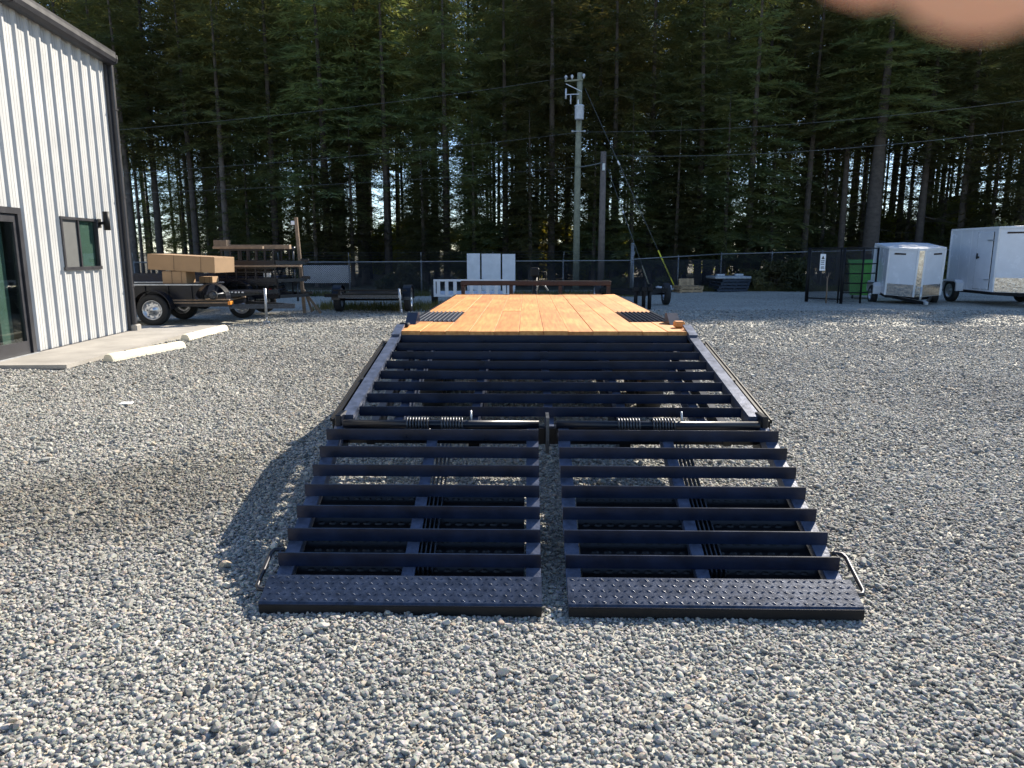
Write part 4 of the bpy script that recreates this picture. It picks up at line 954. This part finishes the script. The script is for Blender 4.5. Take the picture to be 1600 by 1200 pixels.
# ------------------------------------------------------------------ pallets and litter at the right fence
def pallet(loc, rz_, w_, d_, m_, label, name='wooden_pallet', upright=False):
    e = empty(name, loc, rz_, label=label, cat='pallet')
    if upright: e.rotation_euler = (R(78), 0, rz_)
    for y in np.linspace(-d_ / 2 + .04, d_ / 2 - .04, 3):
        m = MB(); m.box(-w_ / 2, w_ / 2, y - .02, y + .02, .018, .108); m.build('stringer', m_, e)
    for k in range(6):
        x = -w_ / 2 + .05 + k * (w_ - .1) / 5; m = MB(); m.box(x - .048, x + .048, -d_ / 2, d_ / 2, .109, .127); m.build('board', m_, e)
    for k in range(3):
        x = -w_ / 2 + .05 + k * (w_ - .1) / 2; m = MB(); m.box(x - .045, x + .045, -d_ / 2, d_ / 2, 0, .017); m.build('board', m_, e)
    return e
pallet((7.05, 29.3, 0), R(8), .95, .9, PALLETW, 'bare wooden pallet at the bottom of the low pallet pile')
pallet((7.07, 29.3, .129), R(10), .95, .9, PALLETW, 'bare wooden pallet second up in the low pallet pile')
pallet((7.05, 29.62, .26), R(6), .62, .5, PALLETW, 'small pallet standing upright on the low pallet pile', upright=True)
for k in range(4):
    pallet((8.85 + .03 * k, 29.9, .129 * k), R(4 + 3 * k), 1.25, 1.1, PALLETB, ['lowest', 'second', 'third', 'topmost'][k] + ' dark blue pallet in the stack before the brush')
o = MB().box(-.8, .7, -.55, .55, 0, .10, .02).build('grey_sheet', GALV, label='flat grey slab lying on the dark blue pallets', cat='slab'); o.location = (8.9, 29.9, .518); o.rotation_euler = (0, 0, R(6))
for (x, nm, lab) in ((8.5, .08, 'left of two small grey blocks on the slab over the pallets'), (9.25, .09, 'right of two small grey blocks on the slab over the pallets')):
    o = MB().box(-.17, .17, -.12, .12, 0, nm, .015).build('grey_block', GALV, label=lab, cat='block', group='blocks on the slab'); o.location = (x, 29.85, .62)
import bmesh
bm = bmesh.new(); bmesh.ops.create_icosphere(bm, subdivisions=3, radius=1)
for v in bm.verts:
    p = v.co; q = 1 + .25 * math.sin(p.x * 5 + 1) * math.sin(p.y * 4) + .2 * math.sin(p.z * 7 + p.x * 3); v.co = Vector((p.x * .34 * q, p.y * .25 * q, max(0, p.z * .5 + .5) * .24 * q))
me = bpy.data.meshes.new('plastic_bag'); bm.to_mesh(me); bm.free(); me.materials.append(PLASTIC)
o = bpy.data.objects.new('plastic_bag', me); COL.objects.link(o); o.location = (6.1, 29.3, 0); link_tag(o, 'crumpled pale plastic bag on the ground by the fence', 'bag')
# pale paper scraps on the gravel at left
for (x, y, sx_, lab) in ((-4.0, 7.35, .05, 'flat white scrap lying on the gravel left of the trailer'),):
    o = MB().add([(-.07, -.03, .0), (.07, -.025, .003), (.06, .03, .012), (-.06, .035, .008), (-.07, -.03, .006), (.07, -.025, .009), (.06, .03, .018), (-.06, .035, .014)], [(3, 2, 1, 0), (4, 5, 6, 7), (0, 1, 5, 4), (1, 2, 6, 5), (2, 3, 7, 6), (3, 0, 4, 7)]).build('paper_scrap', SIGNW, label=lab, cat='paper'); o.location = (x, y, .028)

# ------------------------------------------------------------------ utility poles and wires
PY = 31.6
pt = pix(905, 114, PY); pxx = pt.x
e = empty('utility_pole', (pxx, PY, 0), label='tall pale green treated pole carrying a grey transformer', cat='utility pole')
mb = MB(); mb.tube([(0, 0, 0), (.0, 0, pt.z * .5), (.03, 0, pt.z)], [.145, .13, .11], 16); mb.build('pole', POLEW, e)
tz = pix(905, 178, PY).z
mb = MB(); mb.lathe([(-.28, .001), (-.28, .17), (-.25, .185), (.22, .185), (.24, .2), (.27, .2), (.30, .14), (.32, .001)], 20, 'Z', (.0, -.33, tz)); trf = mb.build('transformer', TRANSF, e)
mb = MB(); mb.tube([(-.05, -.33, tz + .3), (-.05, -.33, tz + .5)], [.035, .02], 8); mb.build('bushing', SIGNW, trf)
mb = MB(); mb.box(-.03, .03, -.16, -.13, tz - .2, tz + .2); mb.build('bracket', GALV, trf)
az = pt.z - .35
mb = MB(); mb.beam((.15, -.12, pt.z - .28), (-.6, -.12, pt.z - .35), .05, .06); mb.build('cross_arm', POLEW, e)
mb = MB(); mb.beam((.1, -.12, pt.z - .75), (-.55, -.12, pt.z - .45), .03, .03); mb.build('arm_brace', GALV, e)
for x in (-.55, -.3, .18):
    mb = MB(); zz = pt.z - .28 + x * .09; mb.lathe([(0, .02), (.05, .03), (.07, .055), (.1, .05), (.12, .06), (.15, .05), (.18, .02)], 12, 'Z', (x, -.12, zz + .03)); mb.build('insulator', TRANSF, e)
mb = MB(); mb.beam((0, -.15, tz + .75), (-.55, -.2, tz + .72), .03, .03); mb.tube([(-.55, -.2, tz + .55), (-.55, -.2, tz + .95)], .035, 8); mb.tube([(-.35, -.2, tz + .35), (-.35, -.2, tz + .7)], .025, 8); mb.build('cutout_fuse', TRANSF, e)
z2 = pix(905, 206, PY).z
mb = MB(); mb.tube([(-.25, -.14, z2), (.25, -.14, z2)], .02, 8); mb.lathe([(-.05, .02), (-.04, .05), (.04, .05), (.05, .02)], 10, 'X', (-.25, -.14, z2)); mb.lathe([(-.05, .02), (-.04, .05), (.04, .05), (.05, .02)], 10, 'X', (.25, -.14, z2)); mb.build('spool_rack', GALV, e)
p2 = pix(943, 237, PY + .6)
e2 = empty('utility_pole', (p2.x, PY + .6, 0), label='shorter weathered brown pole just right of the transformer pole', cat='utility pole')
mb = MB(); mb.tube([(0, 0, 0), (0, 0, p2.z)], [.15, .12], 14); mb.build('pole', POLEG, e2)
mb = MB(); mb.box(-.06, .06, -.2, -.13, p2.z - .8, p2.z - .5, .01); mb.build('clamp', GALV, e2)
def wire(pts, sag, r_, label, m_=None, name='power_line', cat='wire', n=26):
    a, b_ = Vector(pts[0]), Vector(pts[1]); P = []
    for k in range(n + 1):
        t = k / n; q = a.lerp(b_, t); q.z -= sag * 4 * t * (1 - t); P.append(q)
    return MB().tube(P, r_, 5).build(name, m_ or WIREM, label=label, cat=cat)
def ext(p, q, k): p, q = Vector(p), Vector(q); return p + (q - p) * k
top = Vector((pxx, PY - .12, pt.z))
def lw(px0, y0, x1, y1, Y1, k, sag, lab, r_=.006):
    a = pix(px0, y0, PY - .15); b_ = pix(x1, y1, Y1); wire((a, ext(a, b_, k)), sag, r_, lab)
lw(892, 120, 180, 188, 25.0, 1.5, .35, 'uppermost power line left of the transformer pole')
lw(903, 207, 180, 258, 25.0, 1.5, .3, 'middle power line left of the transformer pole')
lw(903, 261, 180, 292, 25.0, 1.5, .25, 'lowest cable left of the transformer pole')
lw(908, 206, 1600, 136, 24.0, 1.4, .5, 'upper power line right of the transformer pole')
a = pix(946, 243, PY + .5); b_ = pix(1600, 180, 24.0); wire((a, ext(a, b_, 1.4)),   .55, .009, 'lower power line right of the short brown pole')
wire((pix(906, 261, PY - .12), pix(941, 254, PY + .45)), .02, .03, 'thick cable bundle joining the two poles', name='cable', cat='cable')
def guy(a, b_, gm, frac, lab):
    a, b_ = Vector(a), Vector(b_); e = empty('guy_wire', b_, label=lab, cat='guy wire')
    m = MB(); m.tube([a - b_, Vector((0, 0, 0))], .011, 6); m.build('strand', WIREM, e)
    m = MB(); m.tube([(a - b_) * frac, (a - b_) * .005], .028, 8); m.build('guard', gm, e)
    m = MB(); m.tube([(a - b_) * .62, (a - b_) * .64], .035, 8); m.build('strain_insulator', SIGNW, e)
g1 = pix(1058, 436, 29.8); guy(pix(914, 138, PY), (g1.x, 29.8, 0), YELLOW, .2, 'guy wire with yellow guard running down from the transformer pole')
g2 = pix(1018, 434, 30.2); guy(pix(949, 262, PY + .6), (g2.x, 30.2, 0), TAN, .2, 'guy wire with tan guard running down from the short pole')

# ------------------------------------------------------------------ forest
def fir_meshes(seed, Ht, cb, rad, r0, dens=1.0):
    """trunk with dead stubs, and a crown of drooping branches carrying flat needle sprays"""
    r = np.random.RandomState(seed); tm = MB()
    zz = [0, .25, 1, 3, 8, 14, 19, Ht]; lean = r.normal(0, .15, 2)
    cx = lambda z: lean[0] * (z / Ht) ** 2 * 1.5; cyy = lambda z: lean[1] * (z / Ht) ** 2 * 1.5
    tm.tube([(cx(z), cyy(z), z) for z in zz], [r0 * 1.35, r0 * 1.1, r0, r0 * .94, r0 * .75, r0 * .5, r0 * .28, .01], 10)
    for k in range(44):
        z = r.uniform(1.8, cb + 4); a = r.uniform(0, 6.28); L_ = r.uniform(.3, 1.5); dr_ = r.uniform(-.5, .15)
        p = Vector((cx(z), cyy(z), z)); d = Vector((math.cos(a), math.sin(a), dr_)); tm.tube([p, p + d * L_ * .5, p + d * L_ + Vector((0, 0, -.12 * L_))], [.022, .014, .004], 3, caps=False, smooth=False)
    vs = []; z = cb; nv = []
    while z < Ht - .4:
        t = (z - cb) / (Ht - cb); bl = rad * (1 - t) ** .75 * (1 if t > .08 else .6 + 5 * t)
        nb = int(round((4.6 if t < .75 else 3.6) * dens)); a0 = r.uniform(0, 6.28)
        for q in range(nb):
            if r.rand() < .16: continue
            a = a0 + q * 6.283 / nb + r.normal(0, .25); L_ = max(.35, bl * r.uniform(.65, 1.2)); up = -.12 + .45 * t + r.normal(0, .1)
            base = np.array([cx(z), cyy(z), z + r.uniform(-.25, .25)]); d = np.array([math.cos(a), math.sin(a), 0]); sd_ = np.array([-d[1], d[0], 0])
            nst = max(3, int(L_ / .10)); 
            for k in range(nst):
                s_ = (k + .6 + r.uniform(-.3, .3)) / nst
                if s_ < .05: continue
                c = base + d * L_ * s_ + np.array([0, 0, L_ * (up * s_ - .32 * s_ ** 2)])
                wl_ = (.34 + .42 * (1 - abs(s_ - .45) * 1.5)) * min(1, L_ / 2 + .25)
                for sgn in (-1, 1):
                    dd = d * r.uniform(.35, .9) + sd_ * sgn * r.uniform(.6, 1) + np.array([0, 0, r.uniform(-.55, .12)]); dd /= np.linalg.norm(dd)
                    for m_ in range(3):
                        l2 = wl_ * r.uniform(.4, .85); e1 = dd + r.normal(0, .22, 3); e1 /= np.linalg.norm(e1); st = c + dd * wl_ * .3 * m_
                        wv = np.cross(e1, [r.normal(0, .5), r.normal(0, .5), 1.]); wv /= np.linalg.norm(wv) + 1e-9; ww = r.uniform(.018, .042)
                        vs.append(st - wv * ww * .3); vs.append(st + e1 * l2 * .45 + wv * ww); vs.append(st + e1 * l2); vs.append(st + e1 * l2 * .45 - wv * ww)
        z += r.uniform(.32, .5) * (1.0 if t < .8 else .8)
    me = bpy.data.meshes.new('crown'); vs = np.array(vs); n = len(vs) // 4
    me.from_pydata(vs.tolist(), [], [(4 * i, 4 * i + 1, 4 * i + 2, 4 * i + 3) for i in range(n)]); me.update(); me.materials.append(FIR)
    tme = tm.mesh('trunk'); tme.materials.append(BARK)
    return tme, me
VAR = [fir_meshes(11, 25, 4.8, 3.0, .18), fir_meshes(12, 26, 6.4, 2.8, .17), fir_meshes(13, 24, 8.0, 2.6, .15), fir_meshes(14, 27, 10.0, 2.6, .17), fir_meshes(15, 23, 3.0, 2.8, .16), fir_meshes(16, 28, 11.5, 3.0, .33), fir_meshes(17, 22, 9.0, 2.2, .11)]
VH = [25, 26, 24, 27, 23, 28, 22]
def fir(x, y, var, s, rot_, label, group=None, sx=None, hs=1):
    e = empty('fir_tree', (x, y, -.06), rot_, label=label, cat='tree', group=group); sx = sx or s
    s *= min(30, hs * (.88 * (y - 15.2) + rng.uniform(-1.4, .5))) / VH[var]; e.scale = (sx, sx, s)
    for nm, me in zip(('trunk', 'crown'), VAR[var]):
        o = bpy.data.objects.new(nm, me); COL.objects.link(o); o.parent = e
    return e
placed = []
def X_of(px_, Y): return (px_ - 800) / 1130 * Y * 1.005
front = [(1347, 34.2, 5, 1.0, 1.15, 'stout grey fir trunk rising behind the small white trailer'), (1420, 36, 2, 1.0, 1.3, 'thick dark fir just right of the stout grey trunk'), (1302, 37, 3, .95, 1.0, 'dark straight fir behind the black gate'),
         (1246, 36.5, 3, 1.0, 1.0, 'fir trunk standing left of the black gate behind brush'), (1482, 36, 2, 1.0, 1.1, 'fir behind the gap between the two white trailers'), (1570, 35, 4, 1.05, 1.2, 'dense low-branched fir behind the large white trailer'),
         (1160, 35.5, 4, 1.05, 1.1, 'low-branched fir behind the dark blue pallets'), (1085, 36.5, 0, 1.0, 1.1, 'fir behind the bare wooden pallets'), (1010, 37, 0, .98, 1.0, 'fir right of the short brown pole'), (955, 36, 1, 1.0, 1.05, 'fir directly behind the short brown pole'),
         (860, 36, 0, 1.02, 1.1, 'fir just left of the transformer pole'), (790, 37.5, 1, 1.0, 1.0, 'fir behind the tall white panels'), (700, 36, 1, 1.0, 1.0, 'fir behind the white aluminium trailer'), (610, 36.2, 2, 1.02, 1.1, 'fir left of centre behind the low flat black trailer'),
         (575, 38, 3, 1.0, 1.2, 'bare-trunked fir behind the fence bush'), (520, 36, 0, 1.0, 1.1, 'bushy fir behind the wide white board'), (440, 37, 1, 1.04, 1.1, 'tall fir above the lumber-topped trailer stack'), (365, 36, 3, 1.0, 1.05, 'straight fir behind the long cardboard box, right of its middle'),
         (318, 37, 3, .97, 1.0, 'straight fir behind the long cardboard box, above its left half'), (262, 38, 2, 1.0, 1.2, 'fir trunk above the left end of the long cardboard box'), (222, 36, 2, 1.0, 1.0, 'fir nearest the building corner')]
for (px_, Y, v_, s, sx, lab) in front:
    x = X_of(px_, Y); placed.append((x, Y)); fir(x, Y, v_, 1, rng.uniform(0, 6.28), lab, sx=sx)
marks = [(235, 'beside the building corner'), (350, 'above the long cardboard box'), (475, 'above the trailer stack'), (550, 'above the wide white board'), (650, 'above the low flat black trailer'), (730, 'above the white aluminium trailer'), (806, 'above the tall white panels'), (905, 'left of the transformer pole'),
         (1000, 'between the two poles and the guy wires'), (1100, 'above the bare wooden pallets'), (1180, 'above the dark blue pallets'), (1258, 'above the brush left of the gate'), (1345, 'above the black gate'), (1470, 'above the small white trailer'), (1600, 'above the large white trailer'), (9999, 'past the large white trailer')]
def zone_of(p): return next(t for q, t in marks if p < q)
n_back = tries = 0
while n_back < 190 and tries < 20000:
    tries += 1
    deep = n_back > 75
    Y = (36 + 24 * rng.random() ** .9) if not deep else rng.uniform(44, 70); x = rng.uniform(-.64 * Y, max(.78 * Y, 34 + (Y - 36) * 1.15)) if not deep else rng.uniform(-.58, .74) * Y
    px_ = 800 + 1130 * x / Y
    if any((x - a) ** 2 + (Y - b_) ** 2 < ((1.5 if deep else 2.6) if px_ < 1600 else 3.6) ** 2 for a, b_ in placed): continue
    if Y < 40 and px_ < 1600 and rng.random() < .5: continue
    placed.append((x, Y)); n_back += 1
    lowc = 480 < px_ < 1180
    v_ = (6 if rng.random() < .7 else 2) if deep else (rng.choice([3, 2, 6, 2, 3] if not lowc else [1, 2, 2, 3, 6]) if px_ < 1640 else rng.choice([0, 1, 2, 4]))
    how = ('thin bare-stemmed' if v_ == 6 else 'high-crowned' if v_ in (3, 5) else 'full-crowned')
    dep = 'in the second rows' if Y < 48 else 'far back'
    lab = how + ' fir ' + ('midway into the wood' if Y < 48 else 'far back') + ', ' + zone_of(px_)
    fir(x, Y, v_, 1, rng.uniform(0, 6.28), lab, sx=rng.uniform(.86, 1.1), group='firs ' + dep + ' of the wood ' + zone_of(px_))
yk = [(500, 34.6, .42, 'young fir filling in above the right end of the wide white board'), (556, 35.2, .5, 'young fir left of the olive fence bush'), (665, 34.8, .38, 'short young fir right of the olive fence bush'), (742, 35.4, .45, 'young fir above the left of the tall white panels'), (828, 35.0, .5, 'young fir just right of the tall white panels'), (925, 35.2, .42, 'young fir between the two poles'), (982, 35.0, .52, 'young fir above the thick grey fence post'),
      (1050, 34.8, .45, 'young fir above the yellow guy guard'), (1125, 34.4, .55, 'bushy young fir above the left of the dark blue pallets'), (1195, 35.3, .42, 'young fir above the brush clump'), (1530, 34.6, .5, 'dark young fir above the side door of the large white trailer'), (1590, 36.5, .62, 'dark young fir above the nose of the large white trailer'), (1455, 37.2, .4, 'young fir above the right edge of the small white trailer'), (398, 36.4, .4, 'young fir above the left boards of the trailer stack')]
for k in range(104):
    Y = rng.uniform(37.5, 58); px_ = rng.uniform(340, 1195) if k < 58 else rng.uniform(1190, 1350) if k > 86 else rng.choice([rng.uniform(1380, 1600), rng.uniform(190, 420), rng.uniform(1180, 1480)])
    x = X_of(px_, Y)
    if any((x - a) ** 2 + (Y - b_) ** 2 < 1.3 ** 2 for a, b_ in placed): continue
    placed.append((x, Y)); hs_ = rng.uniform(.32, .62)
    fir(x, Y, 4, 1, rng.uniform(0, 6.28), ('low' if hs_ < .42 else 'half-grown') + ' shaded fir between the trunks, ' + zone_of(px_), sx=rng.uniform(.6, .85), hs=hs_, group='undergrowth firs ' + zone_of(px_))
for (px_, Y, hs_, lab) in yk: fir(X_of(px_, Y), Y, 4, 1, rng.uniform(0, 6.28), lab, sx=.72, hs=hs_)

# leafy understory and bushes
def bush_mesh(seed, rx, ry, h, n, m_, lf=.09):
    r = np.random.RandomState(seed); vs = []
    cl = [(r.normal(0, rx * .42), r.normal(0, ry * .42), r.uniform(.15, .9) * h, r.uniform(.2, .42) * max(rx, h * .6)) for _ in range(14)]
    for i in range(n):
        c = cl[r.randint(len(cl))]; d = r.normal(size=3); d /= np.linalg.norm(d); p = np.array(c[:3]) + d * c[3] * r.uniform(.5, 1.1)
        if p[2] < .02: p[2] = r.uniform(.02, .2)
        a = r.normal(size=3); a /= np.linalg.norm(a); b_ = np.cross(a, d); b_ /= np.linalg.norm(b_) + 1e-9; l_ = lf * r.uniform(.6, 1.5)
        vs += [p - a * l_, p + b_ * l_ * .45, p + a * l_, p - b_ * l_ * .45]
    me = bpy.data.meshes.new('foliage'); k = len(vs) // 4; me.from_pydata(np.array(vs).tolist(), [], [(4 * i, 4 * i + 1, 4 * i + 2, 4 * i + 3) for i in range(k)]); me.update(); me.materials.append(m_)
    t = MB()
    for c in cl: t.tube([(c[0] * .15, c[1] * .15, 0), (c[0] * .6, c[1] * .6, c[2] * .6), (c[0], c[1], c[2])], [.025, .015, .005], 5)
    tm = t.mesh('stems'); tm.materials.append(BARK)
    return me, tm
BV = [bush_mesh(31, 1.2, .8, 1.5, 2600, BUSH), bush_mesh(32, .9, .7, 1.2, 2200, BUSH), bush_mesh(33, 1.8, 1.5, 3.2, 3600, LEAFY, .14), bush_mesh(34, 1.5, 1.4, 4.4, 3600, LEAFY, .14)]
def bush(x, y, v_, s, label, group, name='bush'):
    e = empty(name, (x, y, -.05), rng.uniform(0, 6.28), label=label, cat='bush' if name == 'bush' else 'tree', group=group); e.scale = (s, s, s)
    for nm, me in zip(('foliage', 'stems'), BV[v_]):
        o = bpy.data.objects.new(nm, me); COL.objects.link(o); o.parent = e
for (px_, Y, v_, s, lab) in ((640, 28.6, 0, .85, 'dry olive bush behind the fence, above the low flat trailer'), (612, 29.0, 1, .8, 'lower left part bush behind the fence beside the olive one'), (1172, 30.6, 1, .9, 'brown-green bush right behind the dark blue pallets'), (1205, 30.4, 0, .85, 'widest brush clump between the pallets and the gate'), (1240, 30.6, 0, .9, 'brush clump close to the left gate post'), (1030, 30.6, 1, .6, 'low weedy bush behind the plastic bag'), (960, 30.2, 1, .6, 'low weedy bush at the foot of the short brown pole'), (1500, 31.5, 0, 1.6, 'tall bush behind the left end of the large white trailer'), (1560, 31.2, 0, 1.9, 'tall bush behind the nose of the large white trailer')):
    bush(X_of(px_, Y), Y, v_, s, lab, None)
for k in range(52):
    Y = rng.uniform(40, 68); px_ = rng.uniform(470, 1560); v_ = rng.choice([2, 3, 2])
    bush(X_of(px_, Y), Y, v_, rng.uniform(.6, 1.15), ('broad' if v_ == 2 else 'upright') + ' yellow-green sapling among the trunks ' + zone_of(px_), 'saplings among the trunks ' + zone_of(px_), 'sapling')
# grass verge at the fence foot
def verge(x0, x1, y0, y1, n, label):
    r = np.random.RandomState(int(abs(x0 * 10))); vs = []; fs = []
    for i in range(n):
        x, y = r.uniform(x0, x1), r.uniform(y0, y1); h = r.uniform(.05, .28); a = r.uniform(0, 6.28); l_ = r.normal(0, .07, 2); w_ = .012
        k = len(vs); vs += [(x - w_ * math.cos(a), y - w_ * math.sin(a), -.05), (x + w_ * math.cos(a), y + w_ * math.sin(a), -.05), (x + l_[0], y + l_[1], h)]; fs.append((k, k + 1, k + 2))
    me = bpy.data.meshes.new('grass'); me.from_pydata(vs, [], fs); me.update(); me.materials.append(BUSH)
    o = bpy.data.objects.new('grass', me); COL.objects.link(o); link_tag(o, label, 'grass', kind='stuff')
verge(-13, 4.4, 26.2, 27.6, 9000, 'rough grass along the foot of the left fence')
verge(5, 16, 29.6, 31.6, 12000, 'rough weeds along the foot of the right fence')
verge(-5.5, -2, 19.6, 21.5, 2500, 'weeds growing under the low flat trailer')

# ------------------------------------------------------------------ the photographer's hand reaching over the lens
def cam_pt(x, y, d):   # right, up, forward in metres from the lens
    return Vector((x, d * math.cos(PITCH) + y * math.sin(PITCH), CAM_H + y * math.cos(PITCH) - d * math.sin(PITCH)))
def hand():
    J = []; Rr = []; E_ = []
    def node(p, r_, par=None):
        J.append(cam_pt(*p)); Rr.append(r_)
        if par is not None: E_.append((par, len(J) - 1))
        return len(J) - 1
    palm = node((.068, .125, .045), .026); wr = node((.085, .165, .0), .026, palm); fa = node((.11, .22, -.09), .034, wr); node((.14, .27, -.22), .042, fa)
    chains = {'index': [(.052, .105, .082), (.046, .078, .093), (.0450, .060, .088), (.0448, .0465, .085)],
              'middle': [(.066, .098, .075), (.056, .070, .078), (.0470, .046, .070), (.0460, .0368, .0655)],
              'ring': [(.082, .100, .066), (.084, .078, .074), (.082, .062, .062), (.080, .055, .052)],
              'little': [(.094, .108, .052), (.100, .092, .058), (.100, .080, .048), (.098, .075, .040)],
              'thumb': [(.045, .125, .035), (.022, .112, .038), (.004, .100, .044), (-.006, .096, .048)]}
    rad = {'index': (.011, .011, .0108, .0100), 'middle': (.012, .012, .0118, .0112), 'ring': (.010, .0095, .009, .008), 'little': (.009, .0085, .008, .007), 'thumb': (.013, .0115, .0105, .009)}
    for nm, c in chains.items():
        p = palm
        for q, r_ in zip(c, rad[nm]): p = node(q, r_, p)
    me = bpy.data.meshes.new('hand'); off = J[0]; me.from_pydata([tuple(j - off) for j in J], E_, []); me.update()
    o = bpy.data.objects.new('hand', me); COL.objects.link(o); o.location = off
    sk = o.modifiers.new('skin', 'SKIN'); o.modifiers.new('smooth', 'SUBSURF').levels = 2; o.modifiers['smooth'].render_levels = 2; sk.use_smooth_shade = True
    if not me.skin_vertices: me.skin_vertices.new()
    for i, r_ in enumerate(Rr): me.skin_vertices[0].data[i].radius = (r_, r_); 
    me.skin_vertices[0].data[0].use_root = True
    dg = bpy.context.evaluated_depsgraph_get(); ev = bpy.data.meshes.new_from_object(o.evaluated_get(dg)); o.modifiers.clear(); o.data = ev; ev.materials.clear(); ev.materials.append(SKIN)
    link_tag(o, 'blurred fingertips hanging into the top right corner in front of the lens', 'hand')
hand()
